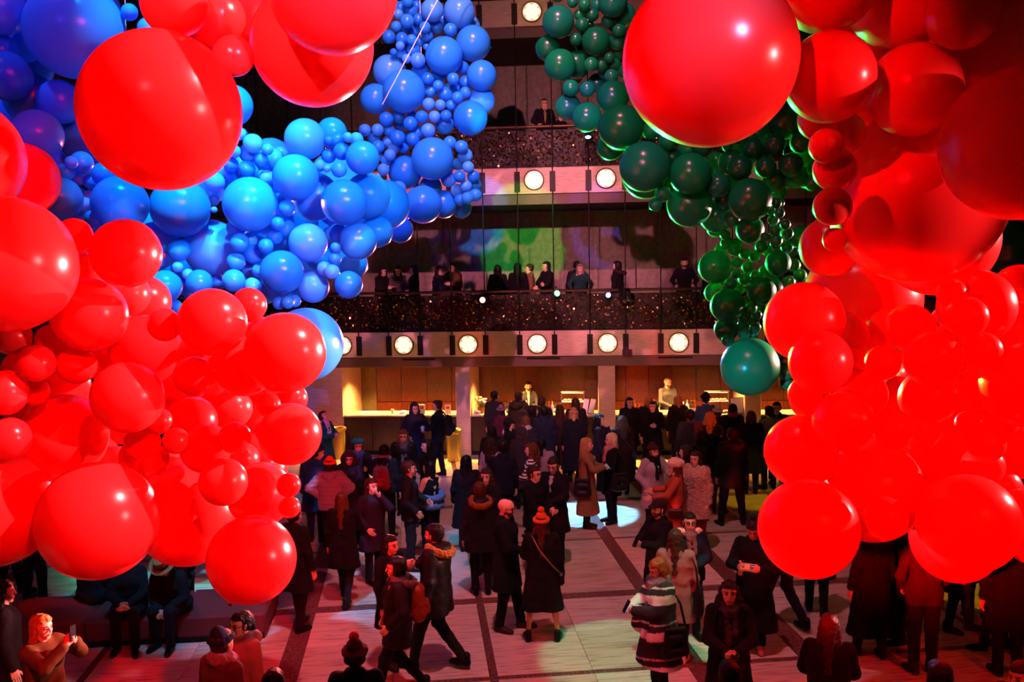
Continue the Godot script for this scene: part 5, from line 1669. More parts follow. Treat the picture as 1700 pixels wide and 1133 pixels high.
	"blue_c": [-1.08,8.52,-15.88,0.322, -1.78,7.92,-15.82,0.366, -0.59,8.79,-16.20,0.312, -0.44,8.17,-15.85,0.258, -0.65,7.45,-15.82,0.296, -2.07,8.35,-16.25,0.292, -2.32,7.86,-16.15,0.264, -0.47,7.80,-16.17,0.240, -1.27,9.30,-15.95,0.197, -0.82,9.34,-16.22,0.278, -0.69,9.20,-16.69,0.218, -1.69,9.47,-16.00,0.101, -1.65,9.35,-16.16,0.111, -1.57,9.48,-16.32,0.094, -1.52,9.19,-16.09,0.102, -1.70,9.12,-15.93,0.120, -1.90,9.05,-15.98,0.092, -1.78,9.07,-16.16,0.093, -1.61,9.05,-16.28,0.116, -2.02,8.86,-15.91,0.114, -1.81,8.85,-16.03,0.115, -1.83,8.70,-15.89,0.079, -1.63,8.80,-15.90,0.092, -1.40,9.02,-15.96,0.101, -1.22,9.09,-16.25,0.116, -0.97,9.00,-16.08,0.117, -1.38,8.91,-16.12,0.106, -1.52,8.83,-16.23,0.089, -1.39,8.70,-16.01,0.057, -1.95,8.60,-15.92,0.066, -1.84,8.60,-16.03,0.093, -1.62,8.66,-16.07,0.124, -1.53,8.45,-15.87,0.131, -1.73,8.49,-15.93,0.083, -1.85,9.43,-16.23,0.116, -1.87,9.28,-16.08,0.093, -0.91,9.40,-16.83,0.106, -1.52,8.31,-16.13,0.156, -1.37,8.15,-15.96,0.115, -1.21,8.24,-16.21,0.125, -1.19,8.01,-15.83,0.092, -0.93,8.12,-15.84,0.105, -0.73,8.11,-16.08,0.111, -0.90,8.05,-16.23,0.112, -1.08,7.89,-16.00,0.133, -1.34,7.96,-16.10,0.116, -0.86,7.80,-15.81,0.101, -0.73,7.91,-15.98,0.102, -1.16,7.68,-15.80,0.092, -1.36,7.70,-15.83,0.110, -0.98,7.69,-15.92,0.093, -1.48,7.48,-15.78,0.109, -1.26,7.48,-15.78,0.101, -1.07,7.50,-15.84,0.101, -1.11,7.38,-16.08,0.161, -1.68,7.55,-16.06,0.080, -1.91,7.52,-16.06,0.116, -2.09,7.45,-15.78,0.123, -1.68,7.37,-15.80,0.123, -1.91,7.43,-16.26,0.104, -2.07,7.28,-15.95,0.102, -2.24,7.27,-15.76,0.105, -2.46,7.27,-15.76,0.105, -2.33,7.14,-15.95,0.106, -1.90,7.13,-15.75,0.131, -1.58,7.25,-16.00,0.124, -1.38,7.26,-15.84,0.123, -1.73,7.16,-16.18,0.117, -0.78,8.37,-16.16,0.116, -1.07,8.06,-16.35,0.086, -2.10,7.11,-16.08,0.116, -1.14,9.27,-16.48,0.136, -1.99,9.49,-16.44,0.135, -1.39,9.24,-16.27,0.112, -1.72,8.74,-16.29,0.112, -1.16,8.37,-16.44,0.136, -1.57,8.15,-16.38,0.136, -1.31,6.76,-15.72,0.363, -1.83,6.58,-16.09,0.292, -1.49,5.98,-15.65,0.324, -1.17,6.01,-16.13,0.248, -1.89,5.56,-15.61,0.230, -0.81,6.96,-15.76,0.114, -1.02,7.06,-15.99,0.116, -0.76,6.83,-15.97,0.133, -0.70,6.61,-15.71,0.101, -0.85,6.45,-15.69,0.105, -0.62,6.46,-15.84,0.111, -0.75,6.29,-15.80,0.106, -0.91,6.23,-15.97,0.116, -0.72,6.08,-15.68,0.105, -0.86,6.06,-15.84,0.102, -0.60,6.33,-16.04,0.112, -0.59,6.14,-15.84,0.111, -0.90,6.70,-16.10,0.103, -1.64,7.10,-15.75,0.114, -1.96,7.24,-16.42,0.137, -2.17,7.15,-16.57,0.120, -2.25,6.99,-15.82,0.114, -1.99,6.98,-15.92,0.102, -1.84,7.00,-16.07,0.103, -2.04,6.84,-15.75,0.101, -2.13,6.76,-15.90,0.093, -2.17,6.60,-15.81,0.106, -2.25,6.84,-16.00,0.071, -1.98,5.89,-15.70,0.123, -1.82,5.83,-15.88,0.093, -2.05,5.77,-15.90,0.102, -1.90,6.26,-15.67,0.131, -1.90,6.10,-15.87,0.115, -1.41,6.33,-16.37,0.206, -0.87,5.96,-16.46,0.189, -1.06,6.43,-16.02,0.134, -2.38,7.17,-16.15,0.103, -2.10,6.13,-15.99,0.116, -2.21,5.82,-15.84,0.071, -1.12,6.65,-16.22,0.136, -1.42,6.26,-16.73,0.140],
	"green_a": [0.82,8.75,-14.69,0.256, 1.41,8.43,-14.66,0.226, 1.25,7.24,-14.58,0.237, 1.66,7.55,-14.58,0.258, 1.85,7.13,-15.03,0.372, 0.97,7.45,-14.85,0.210, 0.84,8.07,-14.65,0.253, 1.13,8.15,-15.03,0.228, 0.66,8.40,-14.96,0.206, 1.69,9.04,-14.72,0.232, 1.91,8.93,-15.07,0.190, 1.24,9.01,-14.71,0.097, 1.17,8.89,-14.85,0.092, 1.37,8.88,-14.82,0.106, 1.20,8.70,-14.69,0.113, 1.35,8.77,-14.97,0.062, 1.10,8.49,-14.76,0.106, 1.19,8.47,-15.06,0.093, 1.33,8.07,-14.63,0.113, 1.51,8.09,-14.78,0.114, 1.62,8.17,-14.64,0.085, 1.72,8.10,-14.84,0.107, 1.66,7.90,-14.74,0.116, 1.57,8.01,-15.01,0.097, 1.48,7.89,-15.22,0.160, 1.78,8.60,-14.70,0.105, 1.63,8.81,-14.97,0.107, 1.76,8.81,-15.27,0.088, 1.28,8.63,-14.89,0.094, 1.00,7.70,-14.60,0.133, 1.26,7.68,-14.60,0.125, 0.82,9.15,-14.73,0.091, 1.05,9.05,-14.72,0.085, 1.78,8.46,-14.88,0.123, 1.80,8.33,-15.08,0.104, 1.47,9.08,-14.99,0.103, 1.87,7.95,-14.62,0.121, 1.62,7.75,-14.90,0.103, 1.41,8.37,-15.05,0.124, 1.12,8.03,-15.38,0.128, 1.64,8.52,-15.09,0.125],
	"green_b": [1.95,6.31,-13.17,0.364, 1.64,6.90,-13.37,0.329, 2.61,6.20,-13.19,0.304, 2.70,5.79,-13.69,0.344, 3.46,5.81,-13.12,0.312, 2.09,6.27,-13.92,0.376, 1.54,6.69,-13.87,0.209, 2.11,5.77,-13.18,0.101, 2.09,6.86,-13.46,0.132, 3.34,6.28,-13.23,0.184, 3.30,6.39,-13.60,0.190, 3.28,6.26,-13.92,0.159, 3.05,6.04,-13.33,0.181, 3.54,6.10,-14.14,0.198, 3.22,6.62,-13.48,0.086, 3.46,6.61,-13.85,0.135, 3.53,6.55,-13.25,0.148, 3.83,6.60,-13.19,0.156, 4.20,6.61,-13.22,0.147, 3.70,6.27,-13.19,0.156, 4.05,6.30,-13.17,0.174, 4.07,6.95,-13.41,0.261, 3.71,6.80,-13.63,0.190, 3.89,6.09,-13.39,0.172, 4.22,6.16,-13.49,0.179, 4.00,5.96,-13.71,0.172, 4.47,6.14,-13.73,0.146, 4.41,6.04,-13.31,0.112, 3.84,5.75,-13.12,0.073, 3.79,5.65,-13.23,0.065, 3.88,5.61,-13.11,0.077, 3.84,5.52,-13.28,0.084, 3.96,5.45,-13.09,0.077, 3.81,5.37,-13.11,0.074, 3.70,5.28,-13.18,0.070, 3.85,5.22,-13.16,0.092, 4.02,5.32,-13.17,0.083, 3.93,5.76,-13.21,0.055, 3.54,5.39,-13.42,0.207, 4.76,5.29,-14.85,0.198, 3.41,6.80,-13.42,0.168, 4.38,6.45,-13.57,0.151, 4.47,6.30,-13.39,0.112, 3.72,6.44,-13.39,0.112, 3.65,6.49,-13.97,0.117, 3.18,5.62,-14.04,0.251, 2.30,6.68,-13.26,0.139, 2.41,6.47,-13.48,0.133, 2.66,6.59,-13.58,0.152, 2.80,6.59,-13.31,0.140, 2.95,6.00,-14.23,0.225, 2.49,6.21,-14.36,0.208, 2.23,5.93,-13.29,0.123, 2.47,6.02,-14.08,0.111, 3.19,6.20,-14.48,0.172, 3.25,5.87,-13.69,0.181, 3.22,6.45,-14.18,0.168, 3.63,7.01,-13.97,0.183, 3.57,6.87,-14.27,0.150, 3.32,5.55,-13.61,0.126],
	"green_c": [3.39,4.83,-15.04,0.277, 3.59,4.19,-14.99,0.286, 4.15,4.43,-15.01,0.247, 3.46,4.39,-15.40,0.172, 3.63,3.77,-15.25,0.207, 4.40,4.43,-15.46,0.251, 4.44,4.88,-15.05,0.212, 3.75,4.90,-15.05,0.088, 3.98,4.82,-15.22,0.100, 3.77,4.71,-15.15,0.082, 3.93,4.62,-15.24,0.107, 3.68,4.54,-15.17,0.107, 3.86,4.44,-15.34,0.101, 3.72,5.11,-15.07,0.106, 3.90,5.04,-15.12,0.092, 4.09,5.00,-15.21,0.098, 3.63,5.23,-15.23,0.107, 3.82,5.20,-15.35,0.108, 3.94,4.25,-15.20,0.084, 3.98,4.14,-14.98,0.097, 4.10,4.02,-15.09,0.089, 3.89,3.97,-15.09,0.098, 3.91,3.85,-15.29,0.083, 4.09,3.89,-15.23,0.101, 4.04,3.82,-14.95,0.097, 3.85,3.73,-14.95,0.106, 4.17,5.15,-15.09,0.106, 4.32,5.09,-15.25,0.093, 4.42,5.22,-15.08,0.106, 4.61,5.14,-15.13,0.106, 4.74,4.84,-15.17,0.110, 4.80,4.67,-15.03,0.109, 3.57,5.11,-15.40,0.108, 4.04,3.68,-15.09,0.093, 3.60,3.61,-15.00,0.106, 3.57,5.36,-15.09,0.088, 3.44,5.47,-15.25,0.143, 4.59,5.36,-15.09,0.106, 4.12,4.67,-15.24,0.089, 4.30,4.74,-15.31,0.108, 4.60,4.64,-15.66,0.092, 4.66,4.56,-15.17,0.107, 4.21,4.14,-15.22,0.108, 3.83,4.05,-15.28,0.108, 3.80,4.35,-15.51,0.091, 3.62,4.61,-15.45,0.091, 4.76,5.09,-15.28,0.089, 4.59,5.02,-15.30,0.090, 4.54,3.07,-14.89,0.140, 4.60,2.87,-15.05,0.121, 4.57,3.23,-15.14,0.142, 4.37,3.35,-14.99,0.141],
	"green_d": [3.88,3.20,-14.66,0.477],
	"green_e": [7.16,5.03,-13.05,0.433, 7.63,4.60,-13.62,0.417, 7.25,5.35,-13.81,0.366, 7.06,8.65,-13.38,0.260],
}
const PEOPLE = [
	{"label": "person in a long teal coat looking up beside the stone pier", "x": -4.29, "z": -20.19, "yaw": 60, "h": 1.68, "up": "long", "uc": "0f6257", "low": "pants", "hair": "long", "hc": "2d1a12", "look": [0,-28], "scarf": "b9c3d6", "arms": "phone,phone", "grip": [1,1]},
	{"label": "person in a dark navy jacket bending over next to the teal coat", "x": -3.36, "z": -16.47, "yaw": -60, "h": 1.72, "up": "jacket", "uc": "1b2a4a", "hair": "beanie", "hc": "1a2338", "lean": 22, "arms": "phone,clasp"},
	{"label": "person in a navy overcoat half hidden by the red balloons", "x": -3.59, "z": -15.94, "yaw": 170, "h": 1.74, "up": "coat", "uc": "12284a", "low": "pants", "lc": "141f38", "hair": "short", "hc": "120d0c"},
	{"label": "person in a bright orange beanie and mauve puffer jacket seen from behind", "x": -3.17, "z": -15.31, "yaw": 182, "h": 1.66, "up": "puffer", "uc": "96808c", "hair": "long", "hc": "2d1a12", "hat": "beanie", "hatc": "f0460f", "arms": "hip,hip", "low": "pants", "lc": "17161c"},
	{"label": "person with very long copper brown hair in a black cardigan coat", "x": -2.53, "z": -12.97, "yaw": 176, "h": 1.66, "up": "coat", "uc": "100e12", "hair": "long", "hc": "4f2a14", "legs": "walk", "low": "slim", "lc": "121014", "arms": "down,phone"},
	{"label": "person with glasses and a fur-edged hood looking at a phone", "x": -2.94, "z": -15.86, "yaw": 10, "h": 1.66, "up": "parka", "uc": "14343f", "hair": "wavy", "hc": "2d1a12", "hat": "furhood", "hatc": "3a2a22", "glasses": 1, "arms": "phone,phone", "grip": [1,1], "look": [0,12], "with": [["phone",1,-50,"lit phone held by the person with the fur-edged hood",1]]},
	{"label": "person in a teal beret with glasses holding up a camera", "x": -2.96, "z": -16.91, "yaw": 14, "h": 1.66, "up": "coat", "uc": "14233b", "hair": "bob", "hc": "2d1a12", "hat": "beret", "hatc": "0f7f96", "glasses": 1, "arms": "cup,cup", "grip": [1,1], "scarf": "2c5c9c", "with": [["camera","black camera held by the person in the teal beret"]]},
	{"label": "short-haired person with pale pink hood and a red backpack", "x": -2.34, "z": -16.09, "yaw": 170, "h": 1.72, "up": "hoodie", "uc": "141016", "hair": "short", "hc": "120d0c", "arms": "gesture,down", "scarf": "8a707c", "with": [["backpack","7a1214","red backpack with a dark patch on a black jacket"]]},
	{"label": "person with curly auburn hair, glasses and grey scarf", "x": -2.19, "z": -17.67, "yaw": 5, "h": 1.68, "up": "parka", "uc": "17141b", "hair": "wavy", "hc": "6b3a1c", "glasses": 1, "scarf": "5b565f", "ruff": "4a3c34"},
	{"label": "hooded person holding a white cup at the bar", "x": -2.3, "z": -20.89, "yaw": 20, "h": 1.7, "up": "knee", "uc": "2a2630", "hair": "hood", "hc": "2a2630", "arms": "cup,pocket", "grip": [1,0], "with": [["cup",0,"white cup held by the hooded person at the bar"]]},
	{"label": "tall person in black with a black backpack talking at the bar", "x": -1.75, "z": -20.71, "yaw": -95, "h": 1.8, "up": "jacket", "uc": "16151c", "hair": "short", "hc": "2d1a12", "arms": "clasp,clasp", "legs": "step", "with": [["backpack","141318","black backpack on the tall person at the bar"]]},
	{"label": "dark-haired person in black turned to the curly auburn hair", "x": -1.63, "z": -16.82, "yaw": -70, "h": 1.66, "up": "coat", "uc": "131118", "hair": "bob", "hc": "120d0c"},
	{"label": "smiling person with short brown hair in a dark shirt", "x": -1.71, "z": -14.36, "yaw": 95, "h": 1.8, "up": "suit", "uc": "1b181c", "hair": "short", "hc": "3a2016", "arms": "clasp,pocket", "low": "pants", "lc": "18161b", "skin": "m"},
	{"label": "person in a sleeveless black top with a slate blue shawl around the arms", "x": -1.42, "z": -14.86, "yaw": -120, "h": 1.68, "up": "tank", "uc": "0d0c10", "hair": "bob", "hc": "120d0c", "arms": "clasp,fold", "low": "wide", "lc": "0f0e13", "skin": "p", "wrap": "4d5a7c"},
	{"label": "auburn-haired person in a plum coat holding a drink", "x": -2.23, "z": -13.79, "yaw": 50, "h": 1.66, "up": "coat", "uc": "241727", "hair": "long", "hc": "3c1c12", "arms": "chin,pocket", "low": "slim", "lc": "120f14"},
	{"label": "person with long straight black hair in a black coat", "x": -0.82, "z": -15.24, "yaw": 170, "h": 1.68, "up": "knee", "uc": "121016", "hair": "long", "hc": "0f0b0c"},
	{"label": "person in black half hidden behind the lowest red balloons", "x": -3, "z": -12.01, "yaw": 150, "h": 1.72, "up": "coat", "uc": "0f1210", "hair": "short", "hc": "120d0c", "legs": "step"},
	{"label": "bearded person in a dark jacket at the bar's flower end", "x": -0.45, "z": -21.87, "yaw": 150, "h": 1.82, "up": "jacket", "uc": "17161c", "hair": "short", "hc": "120d0c", "beard": 1},
	{"label": "bearded person in an olive parka leaning on the bar", "x": 0.14, "z": -21.7, "yaw": 150, "h": 1.82, "up": "parka", "uc": "2b2417", "hair": "short", "hc": "2d1a12", "beard": 1, "ruff": "2e2216"},
	{"label": "person in a grey knit hat and maroon coat in the bar queue", "x": -0.28, "z": -20.68, "yaw": 180, "h": 1.64, "up": "coat", "uc": "3b1220", "hair": "short", "hc": "2d1a12", "hat": "beanie", "hatc": "5a4a58"},
	{"label": "person in a dark cap facing the bartender", "x": 0.67, "z": -21.03, "yaw": 185, "h": 1.78, "up": "jacket", "uc": "15141a", "hair": "short", "hc": "2d1a12", "hat": "cap", "hatc": "2a2018"},
	{"label": "dark curly-haired person turned sideways in the bar queue", "x": 0.45, "z": -20.29, "yaw": 110, "h": 1.7, "up": "coat", "uc": "16141b", "hair": "curly", "hc": "120d0c"},
	{"label": "broad person in a long navy coat seen from behind in the queue", "x": 0.68, "z": -19.74, "yaw": 182, "h": 1.78, "up": "knee", "uc": "151c30", "hair": "short", "hc": "120d0c"},
	{"label": "person with brown hair over a brown coat in the queue", "x": 1.07, "z": -20.51, "yaw": 184, "h": 1.68, "up": "long", "uc": "30190f", "hair": "long", "hc": "2d1a12"},
	{"label": "person in a blond knit hat and black coat in the queue", "x": 1.35, "z": -20, "yaw": 178, "h": 1.66, "up": "long", "uc": "10121c", "hair": "bob", "hc": "a87e4a", "hat": "beanie", "hatc": "8a6a48"},
	{"label": "tall person with long dark hair beside the menu boards", "x": 1.46, "z": -20.96, "yaw": 190, "h": 1.76, "up": "coat", "uc": "1a151a", "hair": "long", "hc": "2d1a12"},
	{"label": "curly-haired person in black looking down at something held", "x": -0.09, "z": -18.65, "yaw": 80, "h": 1.7, "up": "jacket", "uc": "0f0e14", "hair": "curly", "hc": "120d0c", "arms": "phone,phone", "look": [0,25]},
	{"label": "person in a black jacket and pale lilac trousers", "x": -0.45, "z": -18.19, "yaw": 200, "h": 1.66, "up": "jacket", "uc": "151219", "hair": "long", "hc": "120d0c", "low": "wide", "lc": "93819a"},
	{"label": "person with light brown hair and white collar in the queue", "x": 0.27, "z": -19.13, "yaw": 170, "h": 1.66, "up": "coat", "uc": "241c24", "hair": "long", "hc": "5a3a22", "scarf": "a59aa0"},
	{"label": "person in a mauve hooded coat seen from behind", "x": 0.16, "z": -17.88, "yaw": 180, "h": 1.66, "up": "knee", "uc": "33252f", "hair": "hood", "hc": "3d2c38"},
	{"label": "person with wavy dark hair and a white blouse", "x": -0.44, "z": -16.87, "yaw": 150, "h": 1.64, "up": "top", "uc": "9a90a8", "hair": "wavy", "hc": "2d1a12", "low": "wide", "lc": "6f6a86"},
	{"label": "person in a navy suit with white collar seen from behind", "x": -0.21, "z": -15.83, "yaw": 200, "h": 1.82, "up": "suit", "uc": "14182a", "hair": "short", "hc": "120d0c", "shirt": "c9c2cc", "arms": "clasp,down", "low": "pants", "lc": "151829"},
	{"label": "person with curly copper hair in a black and white striped shirt", "x": 0.32, "z": -16.08, "yaw": -100, "h": 1.7, "up": "top", "paint": "stripes", "uc": "ffffff", "hair": "wavy", "hc": "5c2c16", "arms": "clasp,down", "low": "pants"},
	{"label": "person in a pale pink coat with dark hair seen from behind", "x": 0.52, "z": -16.63, "yaw": 175, "h": 1.68, "up": "coat", "uc": "927380", "hair": "tail", "hc": "120d0c"},
	{"label": "person with glasses in a black overcoat and open white shirt", "x": 0.64, "z": -14.43, "yaw": -25, "h": 1.8, "up": "coat", "uc": "131119", "hair": "short", "hc": "2a1a14", "glasses": 1, "shirt": "c7a6ac", "arms": "clasp,clasp", "look": [0,15], "low": "pants"},
	{"label": "person with glasses in a black sweater facing the white shirt", "x": 0.3, "z": -13.94, "yaw": 60, "h": 1.78, "up": "jacket", "uc": "100e14", "hair": "short", "hc": "2a1712", "glasses": 1, "arms": "clasp,clasp", "low": "pants"},
	{"label": "person with brown hair taking a picture with a phone", "x": -0.45, "z": -14.14, "yaw": -10, "h": 1.7, "up": "jacket", "uc": "171216", "hair": "wavy", "hc": "3a1d12", "arms": "raise,raise", "grip": [1,1], "with": [["phone",0,0,"lit phone held up over the fur-trimmed parka",1]]},
	{"label": "person in a black parka with a big orange-brown fur hood", "x": -0.52, "z": -13.2, "yaw": 190, "h": 1.72, "up": "parka", "uc": "17131a", "hair": "short", "hc": "4a2413", "ruff": "8a4a20", "low": "slim", "lc": "121016"},
	{"label": "bald bearded person with glasses in black with brown shoes", "x": -0.13, "z": -11.88, "yaw": 75, "h": 1.82, "up": "coat", "uc": "121216", "hair": "bald", "beard": 1, "glasses": 1, "low": "pants", "lc": "14131a", "sc": "3a1a16", "look": [0,10], "legs": "step", "arms": "down,clasp"},
	{"label": "person in an orange pompom beanie and black coat with bare calves", "x": 0.34, "z": -11.51, "yaw": 178, "h": 1.7, "up": "knee", "uc": "121013", "hair": "long", "hc": "4a2414", "hat": "beanie", "hatc": "c8521a", "pom": 1, "low": "bare", "arms": "clasp,down", "legs": "apart", "sc": "141014", "skin": "m", "with": [["cross","17131a","small black bag on a chain strap over the black coat",-1,"chain"]]},
	{"label": "blond person in a long camel coat looking at a phone", "x": 1.34, "z": -16.47, "yaw": 80, "h": 1.7, "up": "long", "uc": "8d5f41", "hair": "long", "hc": "a87e4a", "arms": "phone,phone", "grip": [1,1], "legs": "together", "with": [["tote","241a22","dark shoulder bag on the camel coat",-1],["phone",0,-40,"lit phone held by the person in the camel coat",1]]},
	{"label": "pale blond person in a black coat with pink scarf", "x": 1.84, "z": -16.79, "yaw": -75, "h": 1.72, "up": "coat", "uc": "12121a", "hair": "long", "hc": "cbb08a", "arms": "clasp,phone", "scarf": "b06a70", "low": "pants", "lc": "141420", "with": [["tote","1f1a22","black handbag on the arm of the pale blond person",1]]},
	{"label": "person with long dark curls drinking beside the purple pier", "x": 1.85, "z": -19.24, "yaw": 80, "h": 1.66, "up": "jacket", "uc": "241d33", "hair": "wavy", "hc": "120d0c", "arms": "chin,down"},
	{"label": "person in a brown coat carrying a small blue bag", "x": 2.29, "z": -18.84, "yaw": 190, "h": 1.68, "up": "long", "uc": "33181a", "hair": "wavy", "hc": "4a4038", "with": [["cross","27406f","small blue bag on the brown coat",-1]]},
	{"label": "smiling person with dark hair at the bar", "x": 2.75, "z": -21.15, "yaw": 15, "h": 1.72, "up": "coat", "uc": "15121a", "hair": "long", "hc": "120d0c"},
	{"label": "person smiling over a drink near the bald bartender", "x": 3.25, "z": -20.77, "yaw": -20, "h": 1.68, "up": "coat", "uc": "141018", "hair": "long", "hc": "2d1a12", "arms": "cup,down"},
	{"label": "person with sandy hair behind the drink", "x": 3.25, "z": -21.46, "yaw": 170, "h": 1.7, "up": "jacket", "uc": "1b171d", "hair": "bob", "hc": "8a5a30"},
	{"label": "person in a maroon knit hat and pale mauve belted coat with black scarf", "x": 2.49, "z": -15.9, "yaw": 25, "h": 1.68, "up": "coat", "uc": "a08a95", "hair": "short", "hc": "2d1a12", "hat": "beanie", "hatc": "3c1512", "scarf": "121014", "arms": "gesture,pocket", "low": "slim", "lc": "15131a"},
	{"label": "person with short blond hair and fur collar at the bar", "x": 3.95, "z": -21.37, "yaw": 180, "h": 1.7, "up": "coat", "uc": "221b16", "hair": "bob", "hc": "9a7442", "ruff": "2f2418"},
	{"label": "person in a denim blue shirt and black knit hat at the bar", "x": 4.52, "z": -21.02, "yaw": 190, "h": 1.8, "up": "top", "uc": "39506f", "hair": "short", "hc": "120d0c", "hat": "beanie", "hatc": "141216"},
	{"label": "broad person in a mauve grey coat seen from behind", "x": 3.73, "z": -18.84, "yaw": 180, "h": 1.8, "up": "knee", "uc": "41333d", "hair": "short", "hc": "120d0c"},
	{"label": "person with blond waves in black", "x": 4.22, "z": -19.16, "yaw": 160, "h": 1.68, "up": "coat", "uc": "121014", "hair": "wavy", "hc": "a8743a"},
	{"label": "person in a white knit hat", "x": 4.5, "z": -19.68, "yaw": 200, "h": 1.7, "up": "coat", "uc": "14131a", "hair": "short", "hc": "2d1a12", "hat": "beanie", "hatc": "a09aa6"},
	{"label": "person with black bob and a red collar", "x": 4.93, "z": -20.07, "yaw": 180, "h": 1.7, "up": "coat", "uc": "161217", "hair": "bob", "hc": "0e0b0c", "scarf": "8a2a20"},
	{"label": "person with red-brown hair in a long black coat under the teal balloon", "x": 4.99, "z": -18.74, "yaw": 175, "h": 1.76, "up": "knee", "uc": "100f13", "hair": "bob", "hc": "3a1d14"},
	{"label": "person in a grey shirt seen from behind near the hidden bar", "x": 5.47, "z": -19.09, "yaw": 190, "h": 1.8, "up": "top", "uc": "6d6570", "hair": "short", "hc": "120d0c", "low": "pants"},
	{"label": "person with black glasses in a dark jacket facing the grey shirt", "x": 5.78, "z": -19.59, "yaw": -15, "h": 1.8, "up": "jacket", "uc": "1d1a1c", "hair": "short", "hc": "120d0c", "glasses": 1, "shirt": "7a6a4c"},
	{"label": "person in a dark hood with green edge", "x": 3.56, "z": -16.84, "yaw": 185, "h": 1.7, "up": "parka", "uc": "14161a", "hair": "hood", "hc": "1c1e20"},
	{"label": "tall person in a green-black parka with fur hood seen from behind", "x": 4.05, "z": -16.51, "yaw": 185, "h": 1.84, "up": "parka", "uc": "0f1d1c", "hair": "short", "hc": "120d0c", "ruff": "3a2a1e", "low": "pants", "lc": "12151a", "legs": "apart"},
	{"label": "person facing the green-black parka, face in profile", "x": 3.97, "z": -17.27, "yaw": 150, "h": 1.74, "up": "coat", "uc": "12111a", "hair": "short", "hc": "2d1a12"},
	{"label": "person with brown hair behind the fur coat", "x": 3.03, "z": -15.65, "yaw": -120, "h": 1.7, "up": "coat", "uc": "1c1519", "hair": "bob", "hc": "2d1a12"},
	{"label": "person in a shaggy cream fur coat with rust trousers", "x": 3.08, "z": -15.06, "yaw": -40, "h": 1.72, "up": "fur", "uc": "b98e78", "hair": "long", "hc": "2f1a12", "low": "wide", "lc": "7a2c20", "sc": "c9a596"},
	{"label": "person in a cream fur hat and orange coat with a long plait", "x": 2.66, "z": -14.65, "yaw": -100, "h": 1.66, "up": "coat", "uc": "a2452c", "hair": "long", "hc": "5a3018", "hat": "furhat", "hatc": "d8b89c", "arms": "gesture,gesture", "with": [["cross","3a1412","brown strap bag across the orange coat",1]]},
	{"label": "person in a black cap and black coat holding a phone", "x": 1.96, "z": -12.03, "yaw": -60, "h": 1.72, "up": "coat", "uc": "141015", "hair": "short", "hc": "120d0c", "hat": "cap", "hatc": "2a1a1c", "beard": 1, "arms": "phone,phone", "grip": [1,1], "with": [["phone",1,-30,"dark phone held by the person in the black cap"]]},
	{"label": "person with glasses and white shearling collar over a navy jacket", "x": 2.27, "z": -11.53, "yaw": 0, "h": 1.68, "up": "jacket", "uc": "16192a", "hair": "tail", "hc": "1c1210", "glasses": 1, "ruff": "d8b6b0", "scarf": "6b4450", "arms": "clasp,pocket", "low": "slim"},
	{"label": "person with a top bun in black holding a snack packet", "x": 3, "z": -11.11, "yaw": -25, "h": 1.7, "up": "long", "uc": "100e12", "hair": "bun", "hc": "1e1210", "arms": "cup,cup", "grip": [1,1], "look": [0,28], "low": "pants", "sc": "c05a5a", "with": [["snack","colourful snack packet in the hands of the person with the bun"],["bottle","small clear bottle tucked in the black coat of the person with the bun"]]},
	{"label": "person with brown hair in a dusty pink coat carrying a black tote", "x": 1.96, "z": -10.8, "yaw": 165, "h": 1.68, "up": "coat", "uc": "96585c", "hair": "long", "hc": "43241a", "arms": "clasp,down", "low": "slim", "lc": "141015", "sc": "c59a98", "with": [["tote","151116","large black tote on the shoulder of the pink coat",-1]]},
	{"label": "ginger-haired person wrapped in a black and pink striped blanket shawl", "x": 1.59, "z": -9.75, "yaw": -75, "h": 1.68, "up": "shawl", "paint": "blanket", "uc": "ffffff", "hair": "bob", "hc": "8a3c18", "arms": "phone,phone", "grip": [1,1], "look": [0,20], "low": "slim", "lc": "1a1216", "scarf": "7d5560", "with": [["tote","17131a","black shoulder bag over the striped blanket shawl",1],["phone",1,-30,"bright phone held by the ginger-haired person",1]]},
	{"label": "person with dark wavy hair in black looking up, phone in both hands", "x": 2.18, "z": -8.99, "yaw": -8, "h": 1.68, "up": "coat", "uc": "121015", "hair": "wavy", "hc": "22120f", "arms": "clasp,clasp", "grip": [1,1], "look": [-4,-12], "scarf": "3b2630", "skin": "m", "with": [["backpack","141116","black backpack on the person looking up"],["phone",1,-75,"phone in the hands of the person looking up"]]},
	{"label": "person with dark brown hair of whom only the crown shows below the one looking up", "x": 1.73, "z": -7.11, "yaw": 180, "h": 1.7, "up": "coat", "uc": "1a1014", "hair": "short", "hc": "1d0f0d"},
	{"label": "person with long dark hair walking behind the parka and backpack", "x": -1.55, "z": -10.84, "yaw": 60, "h": 1.66, "up": "coat", "uc": "141116", "hair": "long", "hc": "170f0d", "low": "slim", "lc": "121016", "sc": "16131a"},
	{"label": "person in a dark parka with fur hood carrying a rust leather backpack", "x": -1.36, "z": -10.01, "yaw": -80, "h": 1.66, "up": "parka", "uc": "1d161b", "hair": "bob", "hc": "120d0c", "ruff": "6a4a46", "low": "slim", "lc": "120f15", "legs": "walk", "arms": "pocket,pocket", "with": [["backpack","8a3012","rust brown leather backpack on a dark parka",1]]},
	{"label": "bearded person in an olive-black parka with golden fur hood carrying a cup", "x": -0.98, "z": -10.73, "yaw": -110, "h": 1.82, "up": "parka", "uc": "1a1618", "hair": "short", "hc": "1c120f", "beard": 1, "ruff": "a8793c", "low": "pants", "lc": "1c2018", "legs": "walk", "arms": "down,cup", "grip": [0,1], "with": [["cup",1,"pink-lit cup held by the person in the golden fur hood"]]},
